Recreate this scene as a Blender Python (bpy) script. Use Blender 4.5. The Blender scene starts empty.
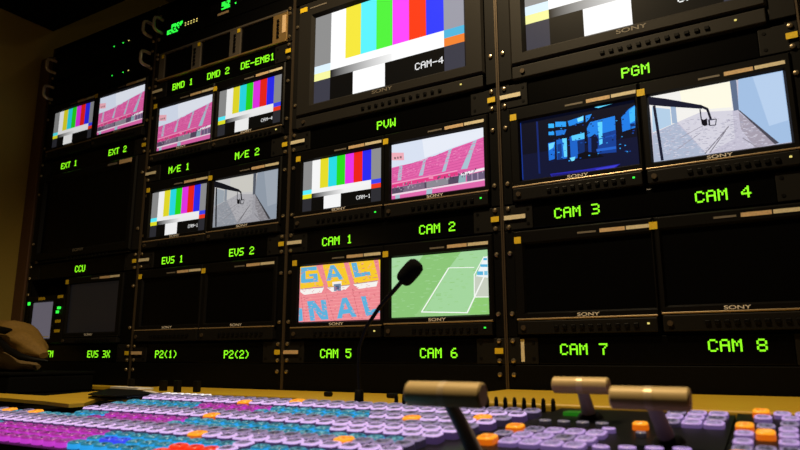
import bpy, bmesh, math, random
from mathutils import Vector, Matrix
random.seed(7)
scene = bpy.context.scene
COL = scene.collection

# ------------------------------------------------------------------ materials
def lin(h):
    def c(v):
        v /= 255.0
        return v / 12.92 if v <= 0.04045 else ((v + 0.055) / 1.055) ** 2.4
    return tuple(c(int(h[i:i + 2], 16)) for i in (0, 2, 4))

def mat(name, color, rough=0.5, metal=0.0, emit=None, strength=0.0, bump=0.0, scale=60.0, vary=0.0, spec=0.5):
    m = bpy.data.materials.new(name)
    m.use_nodes = True
    nt = m.node_tree
    b = nt.nodes['Principled BSDF']
    b.inputs['Base Color'].default_value = (*color, 1)
    b.inputs['Roughness'].default_value = rough
    b.inputs['Metallic'].default_value = metal
    b.inputs['Specular IOR Level'].default_value = spec
    if emit:
        b.inputs['Emission Color'].default_value = (*emit, 1)
        b.inputs['Emission Strength'].default_value = strength
    if bump or vary:
        tc = nt.nodes.new('ShaderNodeTexCoord')
        nz = nt.nodes.new('ShaderNodeTexNoise')
        nz.inputs['Scale'].default_value = scale
        nz.inputs['Detail'].default_value = 4
        nt.links.new(tc.outputs['Object'], nz.inputs['Vector'])
        if bump:
            bp = nt.nodes.new('ShaderNodeBump')
            bp.inputs['Strength'].default_value = bump
            bp.inputs['Distance'].default_value = 0.002
            nt.links.new(nz.outputs['Fac'], bp.inputs['Height'])
            nt.links.new(bp.outputs['Normal'], b.inputs['Normal'])
        if vary:
            mx = nt.nodes.new('ShaderNodeMix')
            mx.data_type = 'RGBA'
            mx.inputs[6].default_value = (*[c * (1 - vary) for c in color], 1)
            mx.inputs[7].default_value = (*[min(1, c * (1 + vary)) for c in color], 1)
            nt.links.new(nz.outputs['Fac'], mx.inputs[0])
            nt.links.new(mx.outputs[2], b.inputs['Base Color'])
    return m

def screen_material(strength):
    m = bpy.data.materials.new('lit_screen')
    m.use_nodes = True
    nt = m.node_tree
    b = nt.nodes['Principled BSDF']
    b.inputs['Base Color'].default_value = (0.004, 0.004, 0.004, 1)
    b.inputs['Roughness'].default_value = 0.35
    b.inputs['Specular IOR Level'].default_value = 0.12
    a = nt.nodes.new('ShaderNodeAttribute')
    a.attribute_name = 'picture'
    nt.links.new(a.outputs['Color'], b.inputs['Emission Color'])
    b.inputs['Emission Strength'].default_value = strength
    return m

def wood_material():
    m = bpy.data.materials.new('honey_wood')
    m.use_nodes = True
    nt = m.node_tree
    b = nt.nodes['Principled BSDF']
    tc = nt.nodes.new('ShaderNodeTexCoord')
    mp = nt.nodes.new('ShaderNodeMapping')
    mp.inputs['Scale'].default_value = (2, 40, 40)
    nz = nt.nodes.new('ShaderNodeTexNoise')
    nz.inputs['Scale'].default_value = 3
    nz.inputs['Detail'].default_value = 5
    cr = nt.nodes.new('ShaderNodeValToRGB')
    cr.color_ramp.elements[0].color = (0.58, 0.36, 0.020, 1)
    cr.color_ramp.elements[1].color = (0.74, 0.49, 0.035, 1)
    nt.links.new(tc.outputs['Object'], mp.inputs['Vector'])
    nt.links.new(mp.outputs['Vector'], nz.inputs['Vector'])
    nt.links.new(nz.outputs['Fac'], cr.inputs['Fac'])
    nt.links.new(cr.outputs['Color'], b.inputs['Base Color'])
    b.inputs['Roughness'].default_value = 0.45
    return m

M = {
    'panel': mat('black_powder_coat', (0.0016, 0.0016, 0.0016), 0.55, bump=0.08, scale=900, spec=0.10),
    'bezel': mat('charcoal_plastic', (0.0040, 0.0037, 0.0034), 0.45, bump=0.05, scale=1200, spec=0.12),
    'strip': mat('dark_grey_plastic', (0.009, 0.0085, 0.008), 0.45, spec=0.12),
    'bigbezel': mat('taupe_grey_plastic', (0.019, 0.0175, 0.0155), 0.5, bump=0.05, scale=1200, spec=0.15),
    'ear': mat('matte_grey_metal', (0.010, 0.0094, 0.0085), 0.5, spec=0.12),
    'rail': mat('rack_steel', (0.006, 0.0055, 0.005), 0.45, spec=0.12),
    'edge': mat('bare_steel_edge', (0.10, 0.075, 0.05), 0.4, 0.6),
    'window': mat('smoked_window', (0.0015, 0.0015, 0.0015), 0.25, spec=0.15),
    'off': mat('unlit_glass', (0.0015, 0.0015, 0.0016), 0.3, spec=0.12),
    'offgrey': mat('faintly_lit_glass', (0.01, 0.01, 0.011), 0.3, emit=lin('1c1c20'), strength=0.32),
    'devscreen': mat('grey_lit_glass', (0.02, 0.02, 0.02), 0.3, emit=lin('605c68'), strength=0.9),
    'button': mat('black_button', (0.003, 0.003, 0.003), 0.4, spec=0.15),
    'screw': mat('zinc_screw', (0.55, 0.45, 0.30), 0.28, 0.9),
    'chrome': mat('polished_handle', (0.66, 0.58, 0.45), 0.3, 0.35),
    'yellow': mat('yellow_tag', (0.86, 0.56, 0.015), 0.55, vary=0.3, scale=420),
    'cream': mat('cream_label', (0.86, 0.74, 0.54), 0.6, vary=0.3, scale=500),
    'tan': mat('tan_label', (0.74, 0.52, 0.30), 0.6, vary=0.4, scale=500),
    'greylabel': mat('grey_label', (0.18, 0.16, 0.13), 0.5),
    'mark': mat('silver_lettering', (0.85, 0.82, 0.78), 0.4),
    'ledge_glint': mat('gold_ledge_highlight', (0.42, 0.31, 0.18), 0.35, 0.5),  # gold highlight along the bezel ledge, painted as its colour
    'led': mat('green_led_dots', (0.02, 0.05, 0.01), 0.5, emit=(0.27, 1.0, 0.012), strength=1.2),
    'ledgreen': mat('green_led', (0.02, 0.05, 0.01), 0.5, emit=(0.03, 1.0, 0.06), strength=1.2),
    'leddim': mat('dim_green_led', (0.01, 0.06, 0.01), 0.4, emit=(0.02, 0.30, 0.01), strength=0.35),
    'ledred': mat('red_led', (0.05, 0.02, 0.01), 0.5, emit=(0.9, 0.15, 0.05), strength=0.8),
    'ledyellow': mat('amber_led', (0.05, 0.04, 0.01), 0.5, emit=(0.9, 0.75, 0.2), strength=0.9),
    'bronze': mat('bronze_frame', (0.10, 0.086, 0.07), 0.45, 0.1),
    'wood': wood_material(),
    'black': mat('satin_black', (0.003, 0.003, 0.003), 0.5, spec=0.2),
    'matteblack': mat('matte_black', (0.004, 0.004, 0.004), 0.9, spec=0.05),
    'foam': mat('black_foam', (0.004, 0.004, 0.004), 0.98, bump=0.5, scale=900, spec=0.1),
    'console': mat('console_black', (0.005, 0.005, 0.005), 0.42, bump=0.05, scale=900, spec=0.25),
    'grip': mat('metal_gold_reflection', (0.72, 0.53, 0.24), 0.5, 0.1),  # warm gold reflection tinted into the base colour
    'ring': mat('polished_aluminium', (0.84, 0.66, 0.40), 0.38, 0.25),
    'arm': mat('dark_metal_arm', (0.48, 0.43, 0.39), 0.5, 0.1),
    'wall': mat('olive_wall', (0.32, 0.23, 0.04), 0.85, bump=0.2, scale=300, vary=0.12),
    'wallback': mat('brown_wall', (0.34, 0.29, 0.21), 0.8, vary=0.15, scale=8),
    'redwood': mat('red_brown_trim', (0.10, 0.045, 0.02), 0.6, vary=0.2, scale=30),
    'carpet': mat('dark_floor', (0.02, 0.019, 0.018), 0.9),
    'duct': mat('black_soffit', (0.003, 0.003, 0.003), 0.9, spec=0.05),
    'bag': mat('tan_canvas', (0.21, 0.12, 0.02), 0.75, bump=0.5, scale=160, vary=0.25),
    'bagpale': mat('pale_canvas', (0.18, 0.115, 0.04), 0.75, bump=0.4, scale=160),
    'paper': mat('white_paper', (0.85, 0.82, 0.80), 0.6, emit=(0.8, 0.78, 0.82), strength=0.0),
}
LIT = screen_material(1.0)

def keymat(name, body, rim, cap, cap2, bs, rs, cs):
    """backlit key: body, bright rim, and a cap glow mottled for legends and painted highlights"""
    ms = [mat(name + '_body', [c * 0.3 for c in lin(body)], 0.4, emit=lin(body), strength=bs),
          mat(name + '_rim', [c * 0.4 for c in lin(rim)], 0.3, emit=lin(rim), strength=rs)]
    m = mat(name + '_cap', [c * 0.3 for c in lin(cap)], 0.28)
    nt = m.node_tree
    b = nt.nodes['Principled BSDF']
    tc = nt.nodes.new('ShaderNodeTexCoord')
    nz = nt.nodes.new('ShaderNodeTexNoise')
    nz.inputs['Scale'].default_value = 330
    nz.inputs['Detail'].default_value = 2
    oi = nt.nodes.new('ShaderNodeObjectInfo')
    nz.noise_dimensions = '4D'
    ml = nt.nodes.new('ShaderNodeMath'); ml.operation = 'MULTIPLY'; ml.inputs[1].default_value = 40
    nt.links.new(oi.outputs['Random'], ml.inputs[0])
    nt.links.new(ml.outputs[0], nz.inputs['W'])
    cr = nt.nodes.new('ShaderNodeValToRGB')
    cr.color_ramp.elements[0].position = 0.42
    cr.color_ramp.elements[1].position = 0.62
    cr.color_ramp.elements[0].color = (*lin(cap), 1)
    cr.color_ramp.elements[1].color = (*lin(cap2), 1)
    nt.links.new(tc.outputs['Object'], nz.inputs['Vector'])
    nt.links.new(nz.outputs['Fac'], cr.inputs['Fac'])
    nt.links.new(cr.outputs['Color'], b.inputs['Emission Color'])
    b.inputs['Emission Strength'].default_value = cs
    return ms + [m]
KEYM = {
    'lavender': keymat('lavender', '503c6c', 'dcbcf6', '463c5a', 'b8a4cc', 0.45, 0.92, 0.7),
    'grey': keymat('grey_lavender', '362e46', 'a494c0', '363042', '9088a2', 0.4, 0.6, 0.65),
    'lilac': keymat('lilac', '6e5890', 'c8a8ec', '8470a0', 'c2b0dc', 0.6, 0.75, 0.75),
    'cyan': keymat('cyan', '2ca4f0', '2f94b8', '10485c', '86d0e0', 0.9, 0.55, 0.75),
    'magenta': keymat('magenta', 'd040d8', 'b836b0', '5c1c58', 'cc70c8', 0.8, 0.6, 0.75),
    'blue': keymat('blue', '3a40f0', '3a48f0', '1c2ca0', '6080ff', 1.0, 0.9, 0.9),
    'red': keymat('red', 'e82810', 'ff3a1c', 'c02010', 'ff7050', 1.0, 1.0, 1.0),
    'amber': keymat('amber', 'd06008', 'ffa428', 'e87808', 'ffc050', 0.9, 1.0, 1.0),
    'white': keymat('white', 'd8d0e0', 'ffffff', 'c8c0d0', 'ffffff', 0.8, 1.0, 0.9),
    'dark': keymat('unlit', '2c2830', '8c8494', '504a58', '6c6474', 0.5, 0.6, 0.7),  # dim grey key, emits a faint glow
}

# ------------------------------------------------------------------ mesh helper
class MB:
    def __init__(self):
        self.v, self.f, self.m, self.c = [], [], [], []
    def face(self, pts, mi=0, col=None):
        i = len(self.v)
        self.v += [tuple(p) for p in pts]
        self.f.append(tuple(range(i, i + len(pts))))
        self.m.append(mi)
        self.c.append(col)
    def raw(self, vs, fs, mi=0):
        i = len(self.v)
        self.v += [tuple(p) for p in vs]
        for f in fs:
            self.f.append(tuple(k + i for k in f)); self.m.append(mi); self.c.append(None)
        return self
    def box(self, x0, x1, y0, y1, z0, z1, mi=0):
        vs = [(x, y, z) for x in (x0, x1) for y in (y0, y1) for z in (z0, z1)]
        return self.raw(vs, [(0, 1, 3, 2), (4, 6, 7, 5), (0, 4, 5, 1), (2, 3, 7, 6), (0, 2, 6, 4), (1, 5, 7, 3)], mi)
    def bbox(self, x0, x1, y0, y1, z0, z1, bev=0.002, mi=0, seg=2):
        bm = bmesh.new()
        bmesh.ops.create_cube(bm, size=1)
        bmesh.ops.scale(bm, verts=bm.verts, vec=(x1 - x0, y1 - y0, z1 - z0))
        bmesh.ops.translate(bm, verts=bm.verts, vec=((x0 + x1) / 2, (y0 + y1) / 2, (z0 + z1) / 2))
        bmesh.ops.bevel(bm, geom=bm.edges[:], offset=bev, segments=seg, affect='EDGES', profile=0.5)
        return self.bm(bm, mi)
    def bm(self, bm, mi=0):
        bm.verts.index_update()
        self.raw([v.co[:] for v in bm.verts], [[v.index for v in f.verts] for f in bm.faces], mi)
        bm.free()
        return self
    def prism(self, poly, z0, z1, mi=0, top=None):
        n = len(poly)
        vs = [(x, y, z0) for x, y in poly] + [(x, y, top(x, y) if top else z1) for x, y in poly]
        fs = [tuple(range(n - 1, -1, -1)), tuple(range(n, 2 * n))] + [(i, (i + 1) % n, n + (i + 1) % n, n + i) for i in range(n)]
        return self.raw(vs, fs, mi)
    def cyl(self, a, b, r0, r1=None, n=14, mi=0, caps=True):
        return self.tube([a, b], [r0, r0 if r1 is None else r1], n, mi)
    def tube(self, pts, rs, n=12, mi=0):
        pts = [Vector(p) for p in pts]
        if not isinstance(rs, (list, tuple)): rs = [rs] * len(pts)
        vs, fs = [], []
        ref = None
        for i, p in enumerate(pts):
            d = pts[min(i + 1, len(pts) - 1)] - pts[max(i - 1, 0)]
            d = d.normalized() if d.length > 1e-9 else (pts[-1] - pts[0]).normalized()
            if ref is None:
                ref = d.orthogonal().normalized()
            ref = (ref - d * ref.dot(d)).normalized()
            s = d.cross(ref)
            for k in range(n):
                t = 2 * math.pi * k / n
                vs.append(p + (ref * math.cos(t) + s * math.sin(t)) * rs[i])
        for i in range(len(pts) - 1):
            for k in range(n):
                fs.append((i * n + k, i * n + (k + 1) % n, (i + 1) * n + (k + 1) % n, (i + 1) * n + k))
        fs.append(tuple(range(n - 1, -1, -1)))
        m = (len(pts) - 1) * n
        fs.append(tuple(range(m, m + n)))
        return self.raw(vs, fs, mi)
    def mesh(self, name, mats, org=(0, 0, 0), smooth=False):
        me = bpy.data.meshes.new(name)
        o = Vector(org)
        me.from_pydata([tuple(Vector(p) - o) for p in self.v], [], self.f)
        if not isinstance(mats, (list, tuple)): mats = [mats]
        for m in mats: me.materials.append(m)
        for p, mi in zip(me.polygons, self.m): p.material_index = mi
        if any(c is not None for c in self.c):
            a = me.color_attributes.new('picture', 'FLOAT_COLOR', 'CORNER')
            for p, c in zip(me.polygons, self.c):
                if c is None: c = (0, 0, 0)
                per = c if isinstance(c, list) else [c] * p.loop_total
                for li, cc in zip(p.loop_indices, per):
                    a.data[li].color = (*cc, 1)
        if smooth:
            for p in me.polygons: p.use_smooth = True
            me.set_sharp_from_angle(angle=math.radians(40))
        me.update()
        return me

def thing(name, label, cat, loc, group=None):
    o = bpy.data.objects.new(name, None)
    o.empty_display_size = 0.05
    o.location = loc
    COL.objects.link(o)
    return tag(o, label, cat, group)

def tag(o, label, cat, group=None):
    o['label'] = label
    o['category'] = cat
    if group: o['group'] = group
    return o

def wloc(o):
    p = Vector((0, 0, 0))
    while o:
        p += Vector(o.location); o = o.parent
    return p

def part(name, mb, mats, parent, label=None, smooth=False):
    """mesh given in world metres, becomes a child of parent"""
    org = wloc(parent) if parent else Vector((0, 0, 0))
    o = bpy.data.objects.new(name, mb.mesh(name, mats, org, smooth))
    if parent: o.parent = parent
    COL.objects.link(o)
    if label: o['label'] = label
    return o

def place(name, me, parent, loc, rx=0.0, label=None, rz=0.0):
    """shared mesh set down at a world point under parent"""
    o = bpy.data.objects.new(name, me)
    o.parent = parent
    o.location = Vector(loc) - wloc(parent)
    o.rotation_euler = (rx, 0, rz)
    COL.objects.link(o)
    if label: o['label'] = label
    return o

def struct(name, mb, m):
    o = part(name, mb, m, None)
    o['kind'] = 'structure'
    return o

# ------------------------------------------------------------------ shared small meshes
def screw_mesh():
    mb = MB()
    mb.tube([(0, 0.0, 0), (0, -0.0015, 0), (0, -0.0030, 0), (0, -0.0034, 0)], [0.0042, 0.0042, 0.0034, 0.0022], 14)
    mb.tube([(0, -0.0034, 0), (0, -0.0036, 0)], [0.0016, 0.0012], 6)
    return mb.mesh('screw', M['screw'], smooth=True)
SCREW = screw_mesh()
BUTTON = MB().bbox(-0.0035, 0.0035, -0.003, 0.0, -0.003, 0.003, 0.0008).mesh('button', M['button'])
JACK = MB().tube([(0, 0, 0), (0, -0.003, 0), (0, -0.003, 0), (0, -0.001, 0)], [0.0042, 0.0042, 0.0026, 0.0024], 14).mesh('headphone_jack', M['edge'], smooth=True)
LEDM = {k: MB().bbox(-0.0018, 0.0018, -0.0015, 0, -0.0014, 0.0014, 0.0005).mesh('indicator_light', M[k]) for k in ('ledgreen', 'ledred', 'ledyellow')}

FONT = {
 'A': '01110 10001 10001 11111 10001 10001 10001', 'B': '11110 10001 10001 11110 10001 10001 11110',
 'C': '01110 10001 10000 10000 10000 10001 01110', 'D': '11110 10001 10001 10001 10001 10001 11110',
 'E': '11111 10000 10000 11110 10000 10000 11111', 'F': '11111 10000 10000 11110 10000 10000 10000',
 'G': '01110 10001 10000 10111 10001 10001 01110', 'M': '10001 11011 10101 10101 10001 10001 10001',
 'P': '11110 10001 10001 11110 10000 10000 10000', 'S': '01111 10000 10000 01110 00001 00001 11110',
 'T': '11111 00100 00100 00100 00100 00100 00100', 'U': '10001 10001 10001 10001 10001 10001 01110',
 'V': '10001 10001 10001 10001 10001 01010 00100', 'W': '10001 10001 10001 10101 10101 11011 10001',
 'X': '10001 10001 01010 00100 01010 10001 10001', '1': '00100 01100 00100 00100 00100 00100 01110',
 '2': '01110 10001 00001 00110 01000 10000 11111', '3': '11110 00001 00001 01110 00001 00001 11110',
 '4': '00010 00110 01010 10010 11111 00010 00010', '5': '11111 10000 11110 00001 00001 10001 01110',
 '6': '00110 01000 10000 11110 10001 10001 01110', '7': '11111 00001 00010 00100 00100 00100 00100',
 '8': '01110 10001 10001 01110 10001 10001 01110', '(': '00010 00100 01000 01000 01000 00100 00010',
 ')': '01000 00100 00010 00010 00010 00100 01000', '-': '00000 00000 00000 11111 00000 00000 00000',
 '/': '00000 00001 00010 00100 01000 10000 00000', ' ': '00000 00000 00000 00000 00000 00000 00000',
}
def dots(text):
    for ci, ch in enumerate(text):
        for r, row in enumerate(FONT[ch].split()):
            for k, b in enumerate(row):
                if b == '1': yield ci * 6 + k, 6 - r

def led_text(text, cx, cz, pitch=0.0155, h=0.0175, y=-0.001):
    mb = MB()
    dx, dz = pitch / 6, h / 7
    x0 = cx - (len(text) * 6 - 1) * dx / 2
    z0 = cz - h / 2
    e = 0.06
    for i, j in dots(text):
        a, b = x0 + (i + e * 0) * dx, z0 + j * dz
        mb.box(a, a + dx * 0.97, y - 0.0006, y, b, b + dz * 0.97)
    return mb

def letters(text, size, wide, cx, cz, y):
    """raised lettering from the built-in font"""
    cu = bpy.data.curves.new('lettering', 'FONT')
    cu.body = text
    cu.size = size
    cu.align_x = 'CENTER'
    cu.extrude = 0.0001
    cu.offset = size * 0.012
    ob = bpy.data.objects.new('lettering', cu)
    COL.objects.link(ob)
    dg = bpy.context.evaluated_depsgraph_get()
    me = ob.evaluated_get(dg).to_mesh()
    mb = MB()
    mb.raw([(cx + v.co.x * wide, y - v.co.z, cz + v.co.y) for v in me.vertices], [tuple(p.vertices) for p in me.polygons])
    ob.evaluated_get(dg).to_mesh_clear()
    bpy.data.objects.remove(ob)
    bpy.data.curves.remove(cu)
    return mb

# ------------------------------------------------------------------ screen pictures (u right, v up, drawn back to front)
STREET = [
    ('c4c0d2', [(0.0,1.0),(1.0,1.0),(1.0,0.0),(0.0,0.0)]),
    ('d6d4e0', [(0.202,0.571),(0.389,0.634),(0.625,0.59),(0.619,0.17),(0.407,0.005)]),
    ('aeb9d0', [(0.008,0.407),(0.201,0.541),(0.407,0.005),(0.0,0.0)]),
    ('f4f2ee', [(0.0,1.0),(0.678,1.0),(0.639,0.57),(0.389,0.628),(0.009,0.437)]),
    ('fffbe6', [(0.249,1.0),(0.631,0.995),(0.62,0.622),(0.435,0.657),(0.257,0.797)]),
    ('b4cfe8', [(0.02,0.835),(0.161,0.754),(0.161,0.518),(0.009,0.446)]),
    ('9fb4d0', [(0.167,0.826),(0.168,0.534),(0.208,0.526),(0.207,0.818)]),
    ('a79fae', [(0.666,0.531),(0.904,0.019),(0.751,0.001),(0.668,0.297)]),
    ('77737f', [(0.395,0.009),(0.587,0.348),(0.582,0.36),(0.39,0.02)]),
    ('77737f', [(0.432,0.008),(0.562,0.285),(0.557,0.293),(0.427,0.016)]),
    ('8b8794', [(0.673,0.147),(0.763,0.0),(0.767,0.002),(0.677,0.157)]),
    ('9c98a8', [(0.188,0.124),(0.377,0.315),(0.375,0.323),(0.186,0.132)]),
    ('9c98a8', [(0.224,0.29),(0.427,0.432),(0.425,0.44),(0.222,0.298)]),
    ('a3c0e4', [(0.69,0.996),(1.0,1.0),(1.0,0.0),(0.902,0.0),(0.665,0.561)]),
    ('b8d0ee', [(0.792,0.992),(0.992,0.988),(0.997,0.302),(0.864,0.262)]),
    ('5f6f8c', [(0.628,0.996),(0.675,0.996),(0.67,0.559),(0.632,0.555)]),
    ('4a4854', [(0.659,0.569),(0.678,0.545),(0.917,0.009),(0.886,0.002)]),
    ('10142a', [(0.0,1.0),(0.135,0.916),(0.393,0.73),(0.408,0.663),(0.131,0.798),(0.0,0.868)]),
    ('151a30', [(0.028,0.845),(0.057,0.0),(0.08,0.0),(0.051,0.842)]),
    ('0c0f20', [(0.385,0.702),(0.442,0.628),(0.452,0.66),(0.394,0.735)]),
    ('0c0f20', [(0.435,0.648),(0.455,0.48),(0.472,0.485),(0.453,0.654)]),
    ('1c2034', [(0.386,0.664),(0.388,0.507),(0.397,0.506),(0.395,0.663)]),
    ('0a0a16', [(0.389,0.523),(0.411,0.501),(0.435,0.516),(0.434,0.415),(0.413,0.405),(0.393,0.435)]),
    ('2a2c3e', [(0.449,0.48),(0.502,0.474),(0.502,0.489),(0.449,0.495)]),
    ('2a2c3e', [(0.499,0.484),(0.489,0.398),(0.496,0.394),(0.506,0.479)]),
    ('2a2c3e', [(0.493,0.403),(0.448,0.412),(0.448,0.397),(0.492,0.389)]),
    ('1a1c2c', [(0.454,0.404),(0.455,0.486),(0.443,0.489),(0.442,0.406)]),
]
STAND = [
    ('d9e2f3', [(0.0,1.0),(1.0,1.0),(1.0,0.0),(0.0,0.0)]),
    ('e8edf8', [(0.35,1.0),(1.0,1.0),(1.0,0.841),(0.654,0.745),(0.376,0.655)]),
    ('f0aebb', [(0.0,0.859),(0.141,0.818),(0.144,0.678),(0.002,0.717)]),
    ('8a6a70', [(0.028,0.77),(0.05,0.763),(0.051,0.725),(0.029,0.731)]),
    ('8a6a70', [(0.063,0.767),(0.081,0.762),(0.082,0.723),(0.064,0.728)]),
    ('8a6a70', [(0.094,0.768),(0.116,0.762),(0.117,0.72),(0.095,0.726)]),
    ('e362a8', [(0.001,0.577),(0.094,0.588),(0.366,0.61),(0.654,0.725),(0.903,0.798),(1.0,0.834),(1.0,0.0),(0.0,0.0)]),
    ('c94c92', [(0.003,0.535),(1.0,0.775),(0.999,0.782),(0.001,0.543)]),
    ('c94c92', [(0.004,0.497),(1.0,0.719),(0.999,0.726),(0.002,0.504)]),
    ('c94c92', [(0.005,0.458),(1.0,0.663),(0.999,0.67),(0.003,0.466)]),
    ('c94c92', [(0.006,0.42),(1.0,0.607),(0.999,0.615),(0.004,0.428)]),
    ('c94c92', [(0.007,0.382),(1.0,0.552),(0.999,0.559),(0.005,0.389)]),
    ('c94c92', [(0.008,0.343),(1.0,0.497),(0.999,0.504),(0.006,0.351)]),
    ('c94c92', [(0.008,0.305),(1.0,0.442),(1.0,0.449),(0.007,0.313)]),
    ('c94c92', [(0.009,0.267),(1.0,0.387),(1.0,0.394),(0.008,0.275)]),
    ('c94c92', [(0.01,0.229),(1.0,0.332),(1.0,0.339),(0.009,0.237)]),
    ('a9c3d2', [(0.065,0.319),(0.089,0.582),(0.125,0.579),(0.113,0.321)]),
    ('a9c3d2', [(0.309,0.347),(0.362,0.611),(0.391,0.617),(0.356,0.348)]),
    ('a9c3d2', [(0.562,0.349),(0.64,0.722),(0.673,0.733),(0.603,0.358)]),
    ('a9c3d2', [(0.763,0.343),(0.895,0.794),(0.934,0.808),(0.83,0.338)]),
    ('e23b83', [(0.004,0.265),(0.728,0.313),(0.732,0.253),(0.001,0.211)]),
    ('f2a0c4', [(0.006,0.269),(0.729,0.323),(0.726,0.342),(0.003,0.29)]),
    ('f08fb8', [(0.419,0.332),(0.468,0.32),(0.469,0.253),(0.42,0.265)]),
    ('55485f', [(0.002,0.197),(0.776,0.242),(0.776,0.118),(0.004,0.094)]),
    ('7b6a80', [(0.128,0.201),(0.372,0.217),(0.374,0.11),(0.131,0.093)]),
    ('8d8a94', [(0.393,0.218),(0.628,0.233),(0.629,0.121),(0.395,0.111)]),
    ('8fb2bb', [(0.744,0.25),(0.815,0.258),(0.808,0.062),(0.729,0.058)]),
    ('f3eef4', [(0.764,0.277),(1.0,0.313),(1.0,0.268),(0.764,0.232)]),
    ('6d5d7c', [(0.823,0.23),(1.0,0.255),(1.0,0.121),(0.823,0.107)]),
    ('a58fae', [(0.869,0.237),(0.87,0.121),(0.881,0.118),(0.881,0.234)]),
    ('a58fae', [(0.927,0.242),(0.928,0.126),(0.939,0.123),(0.939,0.239)]),
    ('f0d8e6', [(0.004,0.094),(1.0,0.121),(1.0,0.095),(0.005,0.06)]),
    ('e068ac', [(0.005,0.06),(1.0,0.095),(1.0,0.0),(0.0,0.0)]),
    ('a9c3d2', [(0.395,0.085),(0.457,0.09),(0.454,0.0),(0.39,0.0)]),
    ('a9c3d2', [(0.044,0.065),(0.097,0.066),(0.094,0.0),(0.042,0.0)]),
]
ARCHES = [
    ('070a1c', [(0.0,1.0),(1.0,1.0),(1.0,0.0),(0.0,0.0)]),
    ('0b1130', [(0.002,0.427),(1.0,0.419),(1.0,0.0),(0.0,0.0)]),
    ('12328a', [(0.0,0.976),(0.0,0.017),(0.01,0.014),(0.008,0.972)]),
    ('0e2466', [(0.149,0.948),(0.151,0.079),(0.168,0.075),(0.166,0.944)]),
    ('36b4ff', [(0.261,0.873),(0.311,0.858),(0.31,0.788),(0.26,0.802)]),
    ('2b9df2', [(0.324,0.883),(0.419,0.855),(0.417,0.771),(0.323,0.798)]),
    ('1f86e6', [(0.434,0.857),(0.549,0.887),(0.575,0.9),(0.569,0.796),(0.443,0.77)]),
    ('7fe0ff', [(0.516,0.868),(0.571,0.894),(0.57,0.824),(0.523,0.81)]),
    ('2b9df2', [(0.259,0.739),(0.309,0.725),(0.308,0.669),(0.258,0.683)]),
    ('1d74d6', [(0.322,0.735),(0.42,0.728),(0.4,0.649),(0.326,0.65)]),
    ('1a6fd8', [(0.25,0.553),(0.312,0.556),(0.302,0.277),(0.25,0.264)]),
    ('6bd4ff', [(0.254,0.538),(0.31,0.55),(0.294,0.464),(0.256,0.433)]),
    ('1763c8', [(0.325,0.58),(0.417,0.582),(0.411,0.254),(0.323,0.257)]),
    ('62d0ff', [(0.377,0.587),(0.417,0.582),(0.412,0.281),(0.386,0.281)]),
    ('0d3a86', [(0.331,0.502),(0.368,0.513),(0.367,0.259),(0.327,0.257)]),
    ('1760c4', [(0.443,0.595),(0.572,0.621),(0.563,0.247),(0.443,0.219)]),
    ('58c8ff', [(0.458,0.605),(0.572,0.621),(0.57,0.525),(0.464,0.52)]),
    ('0a2a66', [(0.507,0.508),(0.57,0.518),(0.564,0.274),(0.508,0.235)]),
    ('74dcff', [(0.433,0.255),(0.484,0.262),(0.472,0.204),(0.45,0.197)]),
    ('1f7ee2', [(0.595,0.677),(0.623,0.773),(0.835,0.801),(0.831,0.574),(0.599,0.537)]),
    ('103c90', [(0.599,0.537),(0.835,0.58),(0.826,0.229),(0.596,0.259)]),
    ('5ccdff', [(0.688,0.747),(0.728,0.749),(0.718,0.401),(0.692,0.381)]),
    ('061030', [(0.628,0.543),(0.662,0.575),(0.684,0.479),(0.67,0.238),(0.62,0.245)]),
    ('1a4fb0', [(0.689,0.469),(0.829,0.498),(0.828,0.515),(0.687,0.486)]),
    ('2060c8', [(0.666,0.287),(0.826,0.283),(0.825,0.324),(0.664,0.328)]),
    ('2489ea', [(0.59,0.889),(0.645,0.9),(0.617,0.817),(0.591,0.783)]),
    ('1b78de', [(0.885,0.759),(0.952,0.871),(1.0,0.912),(0.99,0.562),(0.886,0.531)]),
    ('3fb6ff', [(0.951,0.85),(1.0,0.898),(0.993,0.671),(0.951,0.642)]),
    ('0b2a66', [(0.953,0.584),(0.99,0.587),(0.987,0.635),(0.95,0.632)]),
    ('5fd4ff', [(0.67,1.0),(0.722,1.0),(0.824,1.0),(0.794,0.996),(0.702,0.975)]),
    ('040612', [(0.503,0.291),(0.575,0.318),(0.681,0.255),(0.722,0.191),(0.501,0.203)]),
    ('2424a0', [(0.253,0.046),(0.551,0.036),(0.852,0.043),(0.815,0.0),(0.549,0.0),(0.265,0.0)]),
    ('3a3ad0', [(0.639,0.019),(0.834,0.034),(0.798,0.0),(0.656,0.0)]),
    ('1a1a78', [(0.261,0.031),(0.586,0.013),(0.567,0.0),(0.279,0.0)]),
]
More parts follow.
